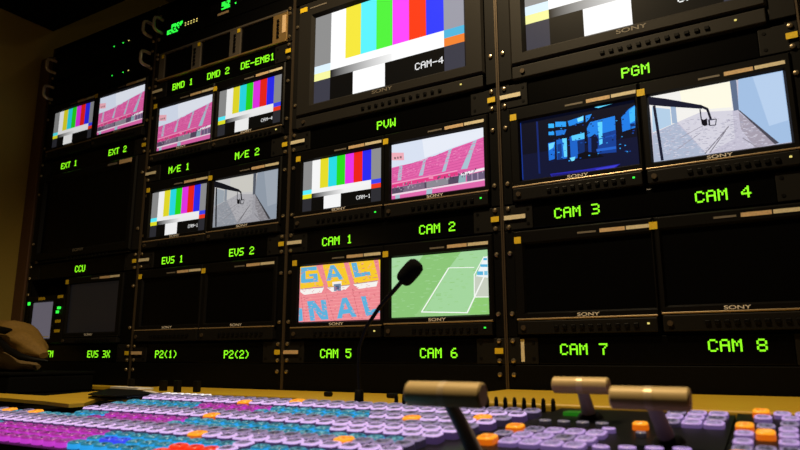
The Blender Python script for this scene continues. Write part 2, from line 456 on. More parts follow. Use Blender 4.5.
LETTERS = [
    ('ee8a92', [(0.0,1.0),(1.0,1.0),(1.0,0.0),(0.0,0.0)]),
    ('f7c92c', [(0.0,1.0),(0.211,0.995),(0.318,0.62),(0.009,0.596)]),
    ('f7c92c', [(0.294,0.997),(0.56,1.0),(0.644,0.616),(0.373,0.595)]),
    ('f7c92c', [(0.621,0.998),(0.92,1.0),(0.981,0.658),(0.696,0.623)]),
    ('f7c92c', [(0.975,1.0),(1.0,1.0),(1.0,0.741)]),
    ('f6f2ee', [(0.01,0.589),(0.319,0.595),(0.29,0.504),(0.065,0.482),(0.011,0.538)]),
    ('f6f2ee', [(0.356,0.585),(0.644,0.604),(0.589,0.529),(0.421,0.503)]),
    ('f6f2ee', [(0.678,0.612),(0.972,0.641),(0.957,0.551),(0.745,0.525)]),
    ('8c7a70', [(0.015,0.584),(0.311,0.591),(0.31,0.601),(0.014,0.594)]),
    ('8c7a70', [(0.365,0.585),(0.636,0.6),(0.635,0.609),(0.364,0.595)]),
    ('8c7a70', [(0.692,0.612),(0.965,0.637),(0.964,0.646),(0.691,0.622)]),
    ('f4f0ea', [(0.421,0.678),(0.536,0.684),(0.538,0.609),(0.427,0.608)]),
    ('6f86a4', [(0.44,0.638),(0.529,0.641),(0.532,0.517),(0.447,0.516)]),
    ('4e5f7c', [(0.467,0.61),(0.507,0.606),(0.509,0.544),(0.469,0.548)]),
    ('d8707c', [(0.019,0.466),(0.072,0.001),(0.081,0.001),(0.028,0.467)]),
    ('d8707c', [(0.336,0.504),(0.45,0.004),(0.459,0.007),(0.344,0.506)]),
    ('d8707c', [(0.667,0.526),(0.754,0.014),(0.762,0.015),(0.676,0.528)]),
    ('f8a4a8', [(0.01,0.445),(1.0,0.519),(0.999,0.527),(0.009,0.453)]),
    ('f8a4a8', [(0.012,0.39),(1.0,0.459),(1.0,0.466),(0.011,0.398)]),
    ('f8a4a8', [(0.014,0.336),(1.0,0.398),(1.0,0.406),(0.013,0.344)]),
    ('f8a4a8', [(0.016,0.282),(1.0,0.338),(1.0,0.346),(0.015,0.29)]),
    ('f8a4a8', [(0.018,0.228),(1.0,0.278),(1.0,0.286),(0.017,0.236)]),
    ('f8a4a8', [(0.02,0.174),(1.0,0.219),(1.0,0.226),(0.019,0.182)]),
    ('f8a4a8', [(0.022,0.12),(1.0,0.159),(1.0,0.167),(0.021,0.128)]),
    ('f8a4a8', [(0.024,0.067),(1.0,0.1),(1.0,0.107),(0.023,0.075)]),
    ('f8a4a8', [(0.025,0.013),(1.0,0.04),(1.0,0.048),(0.025,0.021)]),
    ('5fb2dc', [(0.015,0.698),(0.08,0.7),(0.068,0.982),(0.01,0.982)]),
    ('5fb2dc', [(0.054,0.914),(0.222,0.915),(0.216,0.982),(0.052,0.982)]),
    ('5fb2dc', [(0.061,0.699),(0.243,0.704),(0.236,0.771),(0.059,0.767)]),
    ('5fb2dc', [(0.18,0.758),(0.238,0.76),(0.229,0.848),(0.173,0.848)]),
    ('5fb2dc', [(0.124,0.808),(0.233,0.809),(0.228,0.854),(0.121,0.852)]),
    ('5fb2dc', [(0.348,0.705),(0.404,0.707),(0.434,0.978),(0.392,0.978)]),
    ('5fb2dc', [(0.507,0.71),(0.562,0.712),(0.444,0.978),(0.402,0.978)]),
    ('5fb2dc', [(0.391,0.761),(0.505,0.764),(0.482,0.822),(0.398,0.821)]),
    ('5fb2dc', [(0.698,0.727),(0.758,0.734),(0.717,0.987),(0.652,0.988)]),
    ('5fb2dc', [(0.736,0.732),(0.886,0.748),(0.877,0.81),(0.725,0.798)]),
    ('5fb2dc', [(0.155,0.014),(0.217,0.018),(0.169,0.366),(0.104,0.364)]),
    ('5fb2dc', [(0.323,0.025),(0.385,0.029),(0.344,0.373),(0.28,0.371)]),
    ('5fb2dc', [(0.294,0.023),(0.38,0.029),(0.196,0.367),(0.114,0.364)]),
    ('5fb2dc', [(0.491,0.034),(0.554,0.04),(0.594,0.391),(0.549,0.385)]),
    ('5fb2dc', [(0.668,0.052),(0.73,0.059),(0.605,0.392),(0.559,0.386)]),
    ('5fb2dc', [(0.541,0.108),(0.667,0.121),(0.643,0.194),(0.55,0.184)]),
    ('5fb2dc', [(0.84,0.056),(0.891,0.074),(0.83,0.4),(0.774,0.394)]),
    ('5fb2dc', [(0.872,0.067),(0.998,0.11),(0.985,0.188),(0.856,0.153)]),
    ('5fb2dc', [(0.002,0.012),(0.057,0.021),(0.04,0.255),(0.003,0.252)]),
]
PITCH = [
    ('96cc84', [(0.0,1.0),(1.0,1.0),(1.0,0.0),(0.0,0.0)]),
    ('a8d8a2', [(0.0,1.0),(0.346,1.0),(0.12,0.535),(0.001,0.422)]),
    ('8cc678', [(0.346,1.0),(0.741,1.0),(0.247,0.0),(0.004,0.0),(0.001,0.39),(0.141,0.533)]),
    ('a4d69e', [(0.741,1.0),(1.0,1.0),(1.0,0.587),(0.867,0.284),(0.792,0.03),(0.349,0.072),(0.615,0.753)]),
    ('8fcc74', [(0.867,0.261),(1.0,0.249),(1.0,0.0),(0.811,0.011)]),
    ('c8cfc0', [(0.869,0.603),(1.0,0.587),(1.0,0.266),(0.867,0.278)]),
    ('eef4f6', [(0.966,0.888),(0.999,0.895),(1.0,0.558),(0.884,0.595)]),
    ('58b4dc', [(0.959,0.872),(0.995,0.866),(0.995,0.831),(0.959,0.837)]),
    ('58b4dc', [(0.929,0.777),(0.998,0.767),(0.998,0.727),(0.929,0.736)]),
    ('58b4dc', [(0.896,0.67),(0.954,0.663),(0.953,0.605),(0.895,0.612)]),
    ('7cc4e2', [(0.965,0.667),(0.997,0.663),(0.996,0.599),(0.964,0.603)]),
    ('f6faf4', [(0.61,0.765),(0.319,0.075),(0.33,0.065),(0.62,0.754)]),
    ('f6faf4', [(0.615,0.753),(0.87,0.729),(0.87,0.741),(0.615,0.765)]),
    ('f6faf4', [(0.324,0.067),(0.792,0.027),(0.792,0.044),(0.325,0.085)]),
    ('f6faf4', [(0.794,0.025),(0.97,0.581),(0.958,0.591),(0.783,0.034)]),
    ('f6faf4', [(0.863,0.633),(0.859,0.267),(0.868,0.266),(0.872,0.632)]),
    ('f6faf4', [(0.864,0.265),(1.0,0.256),(1.0,0.271),(0.864,0.28)]),
    ('f6faf4', [(0.87,0.611),(0.97,0.89),(0.963,0.898),(0.862,0.619)]),
]
def Rr(u0, v0, u1, v1): return [(u0, v0), (u1, v0), (u1, v1), (u0, v1)]

def bars(caption, gain=1.0, hot=False):
    P = []
    g = ['b0b0b0', 'f6f6f6', 'e6dc28', '28dce6', '28dc1e', 'e632e6', 'ee2418', '2a2af0', '8e8e90']
    if hot: g = ['a4a4a8', 'ffffff', 'f2e43c', '5af0fa', '50f03c', 'fa46fa', 'fa3c14', '323cfa', '9a9aa6']
    e = [0, 0.12] + [0.12 + 0.76 * k / 7 for k in range(1, 8)] + [1]
    for k in range(9):
        P.append((g[k] if k else '8c8c8c', Rr(e[k], 0.42, e[k + 1], 1)))
    P += [('5af0ff' if not hot else 'dcf0ff', Rr(0, 0.335, 0.12, 0.42)), ('f4f4f4' if not hot else 'ffffff', Rr(0.12, 0.335, 0.88, 0.42)), ('3c46f0' if not hot else '50b4dc', Rr(0.88, 0.335, 1, 0.42)),
          ('e6e628' if not hot else 'f4f4a0', Rr(0, 0.25, 0.12, 0.335)), ('f2f2f2' if not hot else 'ffffff', Rr(0.55, 0.25, 0.88, 0.335)),
          (['0a0a0a', 'f2f2f2', 'f2f2f2', '0a0a0a'], Rr(0.12, 0.25, 0.55, 0.335)), ('f03c1e' if not hot else 'f08232', Rr(0.88, 0.25, 1, 0.335)),
          ('2c2c32' if not hot else '3a3a46', Rr(0, 0, 0.12, 0.25)), ('060606', Rr(0.12, 0, 0.285, 0.25)), ('f6f6f6' if not hot else 'ffffff', Rr(0.285, 0, 0.505, 0.25)),
          ('060606', Rr(0.505, 0, 0.88, 0.25)), ('2c2c32' if not hot else '3a3a46', Rr(0.88, 0, 1, 0.25))]
    if caption:
        n = len(caption) * 6 - 1
        du = 0.175 / n; dv = 0.072 / 7
        for i, j in dots(caption):
            P.append(('f4f4f4', Rr(0.70 + i * du, 0.085 + j * dv, 0.70 + (i + 1) * du, 0.085 + (j + 1) * dv)))
    return P

def inside(p, poly):
    c = False
    for i in range(len(poly)):
        (x1, y1), (x2, y2) = poly[i], poly[i - 1]
        if (y1 > p[1]) != (y2 > p[1]) and p[0] < (x2 - x1) * (p[1] - y1) / (y2 - y1) + x1: c = not c
    return c

def speckle(pic, poly, n, w, h, cols, seed, skew=0.0, rows=0):
    """fine texture of the filmed surface: seats, paving, turf"""
    rnd = random.Random(seed)
    us, vs = [p[0] for p in poly], [p[1] for p in poly]
    out = []
    while len(out) < n:
        u, v = rnd.uniform(min(us), max(us)), rnd.uniform(min(vs), max(vs))
        if rows: v = round(v * rows) / rows + skew * u
        if not inside((u, v), poly): continue
        a, b = w * rnd.uniform(0.5, 1.4), h * rnd.uniform(0.7, 1.3)
        k = skew * a
        q = [(u, v), (u + a, v + k), (u + a, v + b + k), (u, v + b)]
        if all(0 <= x <= 1 and 0 <= y <= 1 for x, y in q): out.append((rnd.choice(cols), q))
    return pic + out

STAND = speckle(STAND, [(0.02, 0.30), (0.99, 0.58), (0.99, 0.80), (0.4, 0.64), (0.02, 0.52)], 420, 0.020, 0.008, ['ea78b6', 'd8589f', 'e870b2', 'd05098', 'f090c4'], 4, 0.10, 60)
STAND = speckle(STAND, [(0.02, 0.12), (0.99, 0.20), (0.99, 0.29), (0.02, 0.22)], 60, 0.010, 0.03, ['443a50', '9a8ca0', '6c5c74', 'b4aab8'], 6, 0.1)
STREET = speckle(STREET[:9], [(0.02, 0.02), (0.95, 0.02), (0.66, 0.5), (0.4, 0.6), (0.02, 0.42)], 620, 0.020, 0.007, ['aaa6ba', 'd6d4e2', 'b4b0c4', 'd0cede', 'a8a8bc', 'dad8e6'], 8, -0.15, 70) + STREET[9:]
LETTERS = speckle(LETTERS, Rr(0.0, 0.0, 0.97, 0.97), 520, 0.022, 0.009, ['f6a0a4', 'd8727c', 'e88c94', 'c86470', 'f2b0a0'], 9, 0.0, 46)[:len(LETTERS) + 330]
PITCH = speckle(PITCH[:5], Rr(0.0, 0.02, 0.97, 0.97), 120, 0.04, 0.012, ['9acf8a', '94ca82', '9ed292'], 11)  + PITCH[5:]
ARCHES = speckle(ARCHES, Rr(0.26, 0.2, 0.97, 0.85), 90, 0.014, 0.014, ['0a1a4c', '1450b0', '2f9cf0', '081030', '1238a0'], 12)

def screen_mb(l, r, b, t, pic, gain=1.0, y=0.0):
    """lit picture on a thin glass slab facing -Y"""
    mb = MB()
    mb.box(l, r, y, y + 0.003, b, t)
    for c in range(len(mb.c)): mb.c[c] = (0, 0, 0)
    for k, (col, pts) in enumerate(pic):
        yy = y - 0.0002 - 0.000004 * k
        a = sum(pts[i][0] * pts[(i + 1) % len(pts)][1] - pts[(i + 1) % len(pts)][0] * pts[i][1] for i in range(len(pts)))
        if isinstance(col, list):
            cc = [tuple(x * gain for x in lin(h)) for h in col]
        else:
            cc = tuple(x * gain for x in lin(col))
        if a < 0:
            pts = pts[::-1]
            if isinstance(cc, list): cc = cc[::-1]
        mb.face([(l + (r - l) * u, yy, b + (t - b) * v) for u, v in pts], 0, cc)
    return mb

# ------------------------------------------------------------------ rack equipment
SEAM = [0.0025, 0.4870, 0.9676, 1.4575, 1.9290]

def fade(pic, sat, gain):
    out = []
    for col, pts in pic:
        r, g, b = (int(col[i:i + 2], 16) for i in (0, 2, 4))
        y = 0.3 * r + 0.59 * g + 0.11 * b
        out.append((''.join('%02x' % max(0, min(255, round((y + (c - y) * sat) * gain))) for c in (r, g, b)), pts))
    return out

def ring_mb(ox0, ox1, oz0, oz1, ix0, ix1, iz0, iz1, yf, yb, bev=0.0025, lip=0.003):
    """picture-frame bezel: bevelled outside, flat front, chamfer down to the screen"""
    mb = MB()
    def rect(x0, x1, z0, z1, y): return [(x0, y, z0), (x1, y, z0), (x1, y, z1), (x0, y, z1)]
    loops = [rect(ox0, ox1, oz0, oz1, yb), rect(ox0, ox1, oz0, oz1, yf + bev),
             rect(ox0 + bev, ox1 - bev, oz0 + bev, oz1 - bev, yf),
             rect(ix0 - lip, ix1 + lip, iz0 - lip, iz1 + lip, yf), rect(ix0, ix1, iz0, iz1, -0.0004)]
    vs = [p for L in loops for p in L]
    fs = []
    for k in range(len(loops) - 1):
        for i in range(4):
            j = (i + 1) % 4
            fs.append((k * 4 + i, k * 4 + j, (k + 1) * 4 + j, (k + 1) * 4 + i))
    return mb.raw(vs, fs)

def control_strip(root, x0, x1, z0, z1, n, light='ledgreen', fr=(0.30, 0.86), jack=True, light_at=0.94, m='strip'):
    s = part('control_strip', MB().bbox(x0, x1, -0.009, 0.004, z0, z1, 0.0015), M[m], root)
    zc = (z0 + z1) / 2
    w = x1 - x0
    for k in range(n):
        place('button', BUTTON, s, (x0 + w * (fr[0] + (fr[1] - fr[0]) * k / (n - 1)), -0.009, zc))
    if jack: place('headphone_jack', JACK, s, (x0 + w * 0.05, -0.009, zc))
    if light: place('indicator_light', LEDM[light], s, (x0 + w * light_at, -0.009, zc + 0.002))
    return s

def stickers(root, r, t, y, both=True, s=1.0):
    part('label_sticker', MB().box(r - 0.112 * s, r - 0.082 * s, y - 0.0006, y, t + 0.0090, t + 0.0120), M['greylabel'], root, 'thin grey label strip')
    part('label_sticker', MB().box(r - 0.076 * s, r - 0.037 * s, y - 0.0006, y, t + 0.0078, t + 0.0140), M['tan'], root, 'tan printed label')
    if both:
        part('label_sticker', MB().box(r - 0.035 * s, r + 0.004, y - 0.0006, y, t + 0.0082, t + 0.0140), M['cream'], root, 'cream printed label')

def monitor(label, l, r, b, t, pic=None, gain=1.0, glass='off', light='ledgreen', two=True, side='L', tagged=True, group='small monitors set in pairs in the racks', x0=None, x1=None, z0=None, z1=None):
    x0 = l - 0.0185 if x0 is None else x0
    x1 = r + 0.0115 if x1 is None else x1
    z0 = b - 0.0335 if z0 is None else z0
    z1 = t + 0.0215 if z1 is None else z1
    root = thing('rack_monitor', label, 'monitor', ((x0 + x1) / 2, 0, z0), group)
    part('housing', MB().bbox(x0 + 0.001, x1 - 0.001, 0.004, 0.12, z0 + 0.001, z1 - 0.001, 0.002), M['panel'], root)
    zb = b - 0.0125
    part('bezel', ring_mb(x0, x1, zb, z1, l, r, b, t, -0.006, 0.006), M['bezel'], root)
    part('bezel_ledge', MB().bbox(x0 + 0.002, x1 - 0.002, -0.0085, -0.004, zb - 0.0005, zb + 0.0022, 0.0008), M['strip' if glass == 'offgrey' else 'ledge_glint'], root, 'thin ledge line for the bezel highlight')
    if pic is None:
        sc = MB().box(l, r, 0, 0.003, b, t)
        part('screen', sc, M[glass], root, 'dark unlit screen')
    else:
        part('screen', screen_mb(l, r, b, t, pic, gain), LIT, root, 'lit picture')
    part('brand_mark', letters('SONY', 0.0075, 1.75, (l + r) / 2, b - 0.0088, -0.0063), M['mark'], root)
    control_strip(root, x0 + 0.003, x1 - 0.003, z0, zb - 0.002, 10, light)
    stickers(root, r, t, -0.006, two)
    if tagged:
        part('asset_tag', MB().box(l - 0.0165, l - 0.0045, -0.0068, -0.006, t + 0.0020, t + 0.0135), M['yellow'], root, 'yellow tag')
    return root

def big_monitor(label, l, r, b, t, x0, x1, pic=None, gain=1.0, glass='off', z0=None, z1=None, mark_dz=0.0105, tagx=True):
    z1 = t + 0.040 if z1 is None else z1
    z0 = b - 0.0530 if z0 is None else z0
    root = thing('program_monitor', label, 'monitor', ((x0 + x1) / 2, 0, z0), 'large monitors in the racks')
    part('housing', MB().bbox(x0 + 0.002, x1 - 0.002, 0.004, 0.2, z0 + 0.001, z1 - 0.001, 0.003), M['panel'], root)
    zb = b - 0.026
    part('bezel', ring_mb(x0, x1, zb, z1, l, r, b, t, -0.009, 0.006, 0.004, 0.006), M['bigbezel' if pic else 'bezel'], root)
    if pic is None:
        part('screen', MB().box(l, r, 0, 0.003, b, t), M[glass], root, 'dark unlit screen')
    else:
        part('screen', screen_mb(l, r, b, t, pic, gain), LIT, root, 'lit picture')
    part('brand_mark', letters('SONY', 0.0105, 1.75, (l + r) / 2, b - mark_dz - 0.0045, -0.0094), M['greylabel'], root)
    control_strip(root, x0 + 0.003, x1 - 0.003, z0, zb - 0.004, 12, 'ledyellow' if pic else None, (0.40, 0.80), True, 0.90, 'bigbezel' if pic else 'strip')
    # rack ears either side of the screen
    for s0, s1, xs in ((SEAM_OF(x0) + 0.0032, x0 - 0.0005, SEAM_OF(x0) + 0.0115), (x1 + 0.0005, SEAM_OF(x1) - 0.0032, SEAM_OF(x1) - 0.0125)):
        if s1 - s0 > 0.004:
            e = part('mounting_ear', MB().bbox(s0, s1, -0.002, 0.003, z0 + 0.004, z1, 0.001), M['ear'], root)
            for z in (z0 + 0.058, z1 - 0.05): place('screw', SCREW, e, (xs, -0.002, z))
    if tagx:
        part('asset_tag', MB().box(x0 + 0.006, x0 + 0.026, -0.0098, -0.009, t + 0.018, t + 0.029), M['yellow'], root, 'yellow tag')
        part('label_sticker', MB().box(x0 + 0.034, x0 + 0.08, -0.0096, -0.009, t + 0.021, t + 0.024), M['greylabel'], root, 'thin grey label strip')
    return root

def SEAM_OF(x): return min(SEAM, key=lambda s: abs(s - x))

def legend_panel(bay, zc, texts, label, left_label=True, right_tag=True, vertical=False, tan=False):
    """one rack unit black strip with green LED captions"""
    a, b = SEAM[bay] + 0.0034, SEAM[bay + 1] - 0.0034
    z0, z1 = zc - 0.0215, zc + 0.0215
    root = thing('caption_panel', label, 'caption panel', ((a + b) / 2, 0, z0), 'green caption strips in the racks')
    part('display_window', MB().bbox(a + 0.052, b - 0.052, -0.0004, 0.03, z0, z1, 0.001), M['window'], root)
    for x0, x1, xs in ((a, a + 0.0515, a + 0.0085), (b - 0.0515, b, b - 0.0095)):
        e = part('mounting_ear', MB().bbox(x0, x1, -0.002, 0.02, z0, z1, 0.001), M['ear'], root)
        for dz in (-0.0165, 0.0165): place('screw', SCREW, e, (xs, -0.002, zc + dz))
        xi = x1 - 0.008 if x0 == a else x0 + 0.008
        for dz in (-0.013, 0.013):
            part('hole_plug', MB().tube([(xi, -0.0018, zc + dz), (xi, -0.0028, zc + dz)], [0.003, 0.0026], 10), M['button'], e)
    if left_label:
        if vertical:
            part('label_sticker', MB().box(a + 0.022, a + 0.028, -0.0027, -0.002, zc - 0.018, zc + 0.019), M['cream'], root, 'upright cream label')
        else:
            part('label_sticker', MB().box(a + 0.001, a + 0.040, -0.0058, -0.0054, zc - 0.0038, zc + 0.0038), M['tan' if tan else 'cream'], root, 'cream printed label')
    if right_tag:
        part('asset_tag', MB().box(b - 0.0165, b - 0.0015, -0.0058, -0.0054, zc - 0.0048, zc + 0.0048), M['yellow'], root, 'yellow tag')
    for tx, cx, dz in texts:
        part('led_caption', led_text(tx, cx, zc + dz), M['led'], root, 'green dot-matrix caption ' + tx.replace('/', ' ').strip())
    return root

HANDLE = MB().tube([(0, 0, -0.019), (0, -0.018, -0.019), (0, -0.025, -0.016), (0, -0.028, -0.010), (0, -0.028, 0.010), (0, -0.025, 0.016), (0, -0.018, 0.019), (0, 0, 0.019)], 0.0045, 10).mesh('handle', M['chrome'], smooth=True)

def gear_unit(bay, z0, z1, label, lights=(), display=(), handles=(True, True), zh=None):
    a, b = SEAM[bay] + 0.0034, SEAM[bay + 1] - 0.0034
    root = thing('rack_unit', label, 'rack unit', ((a + b) / 2, 0, z0), 'equipment units at the top of the racks')
    part('faceplate', MB().bbox(a, b, -0.002, 0.2, z0, z1, 0.0015), M['panel'], root)
    zc = zh or (z0 + z1) / 2
    for k, x in ((0, a + 0.018), (1, b - 0.018)):
        if handles[k]: place('handle', HANDLE, root, (x, -0.002, zc))
    for x in (a + 0.0085, b - 0.0085):
        for z in (z0 + 0.012, z1 - 0.012): place('screw', SCREW, root, (x, -0.002, z))
    # ventilation grille, fine dark slots
    g = MB()
    for k in range(14):
        x = a + 0.20 + k * 0.008
        g.box(x, x + 0.004, -0.0026, -0.002, zc - 0.012, zc + 0.006)
    part('vent_grille', g, M['strip'], root)
    for x, z, kind in lights: place('indicator_light', LEDM[kind], root, (x, -0.002, z))
    return root

def blank_panel(bay, z0, z1, label):
    a, b = SEAM[bay] + 0.0034, SEAM[bay + 1] - 0.0034
    root = thing('blank_panel', label, 'blank panel', ((a + b) / 2, 0, z0), 'blank panels in the racks')
    part('faceplate', MB().bbox(a, b, -0.002, 0.003, z0, z1, 0.0012), M['panel'], root)
    for x in (a + 0.0085, b - 0.0095):
        for z in ((z0 + z1) / 2 - 0.0165, (z0 + z1) / 2 + 0.0265): place('screw', SCREW, root, (x, -0.002, z))
    return root

RACK_TOP, FLOOR = 1.015, -0.75
RACKN = ['leftmost tall black rack beside the olive wall', 'second black rack from the left, its captions reading EVS and P2', 'third black rack holding the PVW monitor and CAM 1 and CAM 2', 'rightmost black rack holding the PGM monitor and CAM 3 and CAM 4']
for k in range(4):
    a, b = SEAM[k], SEAM[k + 1]
    root = thing('equipment_rack', RACKN[k], 'equipment rack', ((a + b) / 2, 0, FLOOR), 'tall equipment racks side by side')
    part('side_panel', MB().box(a + 0.0004, a + 0.0030, -0.003, 0.5, FLOOR, RACK_TOP), M['edge'], root)
    part('side_panel', MB().box(b - 0.0030, b - 0.0004, -0.003, 0.5, FLOOR, RACK_TOP), M['edge'], root)
    part('upright', MB().box(a + 0.0032, a + 0.0195, 0.0035, 0.03, FLOOR + 0.02, RACK_TOP - 0.003), M['rail'], root)
    part('upright', MB().box(b - 0.0195, b - 0.0032, 0.0035, 0.03, FLOOR + 0.02, RACK_TOP - 0.003), M['rail'], root)
    part('top_panel', MB().box(a + 0.0031, b - 0.0031, 0.0, 0.5, RACK_TOP - 0.003, RACK_TOP), M['panel'], root)
    part('back_panel', MB().box(a + 0.0031, b - 0.0031, 0.495, 0.5, FLOOR + 0.02, RACK_TOP - 0.003), M['matteblack'], root)
    part('base_panel', MB().box(a + 0.0031, b - 0.0031, 0.0, 0.5, FLOOR, FLOOR + 0.02), M['panel'], root)

# uprights carry extra screws beside every monitor pair: they hold each pair's carrier frame
def carrier(bay, z0, z1, label, xl, xr, zs):
    a, b = SEAM[bay] + 0.0034, SEAM[bay + 1] - 0.0034
    root = thing('mounting_frame', label, 'mounting frame', ((a + b) / 2, 0, z0), 'mounting frames around the monitor pairs')
    l = part('side_flange', MB().bbox(a, xl - 0.0006, -0.001, 0.003, z0, z1, 0.0008), M['panel'], root)
    r = part('side_flange', MB().bbox(xr + 0.0006, b, -0.001, 0.003, z0, z1, 0.0008), M['panel'], root)
    part('shelf', MB().box(a + 0.018, b - 0.018, 0.006, 0.12, z0, z0 + 0.0015), M['panel'], root)
    for z in zs:
        place('screw', SCREW, l, (a + 0.0085, -0.001, z))
        place('screw', SCREW, r, (b - 0.0095, -0.001, z))
    return root

# screens:      bay  l  r  b  t   relative to the measured rack positions
GREY = 'offgrey'
def pair(bay, z_lo, z_hi, L, R_, flabel, zs):
    """two monitors in one frame; L and R_ are dicts for monitor()"""
    xm = (L['r'] + R_['l']) / 2 - 0.003
    xl = L['l'] - 0.0185
    xr = R_['r'] + 0.0115
    if L: monitor(x1=xm - 0.0006, z0=z_lo + 0.003, z1=z_hi - 0.002, **L)
    if R_: monitor(x0=xm + 0.0006, z0=z_lo + 0.003, z1=z_hi - 0.002, **R_)
    carrier(bay, z_lo, z_hi, flabel, xl, xr, zs)

S = {}
# third rack
big_monitor('large lit monitor showing colour bars and CAM-4, above the PVW caption', 1.0290, 1.3920, 0.6200, 0.8240, 0.9850, 1.4340, bars('CAM-4', hot=True), 1.05)
legend_panel(2, 0.5385, [('PVW', 1.2165, -0.001)], 'black caption strip with green PVW under the large colour bar monitor')
pair(2, 0.340, 0.516, dict(label='monitor with colour bars and small CAM-1 above the CAM 1 caption', l=1.0065, r=1.2045, b=0.3808, t=0.4900, pic=bars('CAM-1')),
     dict(label='monitor showing sunlit pink stadium seats above the CAM 2 caption', l=1.2290, r=1.4255, b=0.3800, t=0.4908, pic=STAND, light='ledgreen', two=True),
     'black frame around the colour bar and pink seat monitors in the third rack', (0.377, 0.481))
legend_panel(2, 0.3155, [('CAM 1', 1.0997, -0.005), ('CAM 2', 1.3280, -0.003)], 'black caption strip with green CAM 1 and CAM 2')
pair(2, 0.112, 0.292, dict(label='monitor with giant blue letters on yellow and pink seats above CAM 5', l=1.0055, r=1.2040, b=0.1490, t=0.2632, pic=LETTERS, light='ledyellow'),
     dict(label='monitor showing a green football pitch and goal above CAM 6', l=1.2295, r=1.4270, b=0.1508, t=0.2640, pic=PITCH),
     'black frame around the seat letters and football pitch monitors', (0.150, 0.253))
legend_panel(2, 0.0885, [('CAM 5', 1.1012, -0.003), ('CAM 6', 1.3279, -0.003)], 'black caption strip with green CAM 5 and CAM 6', tan=True)
blank_panel(2, -0.02, 0.0655, 'black blank panel below the CAM 5 and CAM 6 captions')
# fourth rack
big_monitor('large lit monitor cut by the top edge, above the PGM caption', 1.5145, 1.8785, 0.6200, 0.8240, 1.4850, 1.8905, bars('CAM-4', hot=True), 1.05)
legend_panel(3, 0.5385, [('PGM', 1.6966, -0.001)], 'black caption strip with green PGM')
pair(3, 0.340, 0.516, dict(label='monitor showing dark blue arches above the CAM 3 caption', l=1.4965, r=1.6915, b=0.3796, t=0.4885, pic=ARCHES, gain=1.1),
     dict(label='monitor showing a camera crane over a paved yard above CAM 4', l=1.7135, r=1.9000, b=0.3790, t=0.4882, pic=STREET, light='ledyellow'),
     'black frame around the blue arches and paved yard monitors', (0.377, 0.481))
legend_panel(3, 0.3155, [('CAM 3', 1.5876, -0.001), ('CAM 4', 1.8049, -0.001)], 'black caption strip with green CAM 3 and CAM 4')
pair(3, 0.112, 0.292, dict(label='unlit black monitor above the CAM 7 caption', l=1.4960, r=1.7000, b=0.1514, t=0.2664, light='ledyellow'),
     dict(label='unlit black monitor above the CAM 8 caption', l=1.7160, r=1.9020, b=0.1540, t=0.2690, light=None),
     'black frame around the two unlit monitors of the rightmost rack', (0.150, 0.253))
legend_panel(3, 0.0885, [('CAM 7', 1.5861, 0.002), ('CAM 8', 1.8034, 0.006)], 'black caption strip with green CAM 7 and CAM 8', vertical=True)
blank_panel(3, -0.02, 0.0655, 'black blank panel below the CAM 7 and CAM 8 captions')
# second rack
gear_unit(1, 0.902, 0.992, 'black rack unit with bright green readouts above the three small screens', handles=(True, False), zh=0.948,
          lights=[(0.5990 + 0.0105 * (k // 2), 0.9270 + 0.0065 * (k % 2), 'ledyellow') for k in range(10)])
def readout(root, x0, x1, z0, z1, n, seed):
    rnd = random.Random(seed)
    mb = MB()
    nx = int((x1 - x0) / 0.0042); nz = int((z1 - z0) / 0.0042)
    for i in range(nx):
        for j in range(nz):
            if rnd.random() < n:
                mb.box(x0 + i * 0.0042, x0 + i * 0.0042 + 0.0036, -0.0030, -0.0021, z0 + j * 0.0042, z0 + j * 0.0042 + 0.0034)
    return part('readout', mb, M['ledgreen'], root, 'bright green readout')
u1 = bpy.data.objects['rack_unit']
readout(u1, 0.5290, 0.5780, 0.9180, 0.9310, 0.68, 3)
readout(u1, 0.5450, 0.5900, 0.9320, 0.9450, 0.68, 9)
readout(u1, 0.7290, 0.7620, 0.9320, 0.9540, 0.9, 8)
part('readout', MB().box(0.775, 0.779, -0.003, -0.0021, 0.935, 0.939).box(0.776, 0.780, -0.003, -0.0021, 0.948, 0.952), M['ledgreen'], u1, 'bright green readout')
part('label_sticker', MB().box(0.716, 0.754, -0.0027, -0.0021, 0.9185, 0.9245), M['tan'], u1, 'tan printed label')
blank_panel(1, 0.8695, 0.9005, 'slim black blank panel above the three small screens')

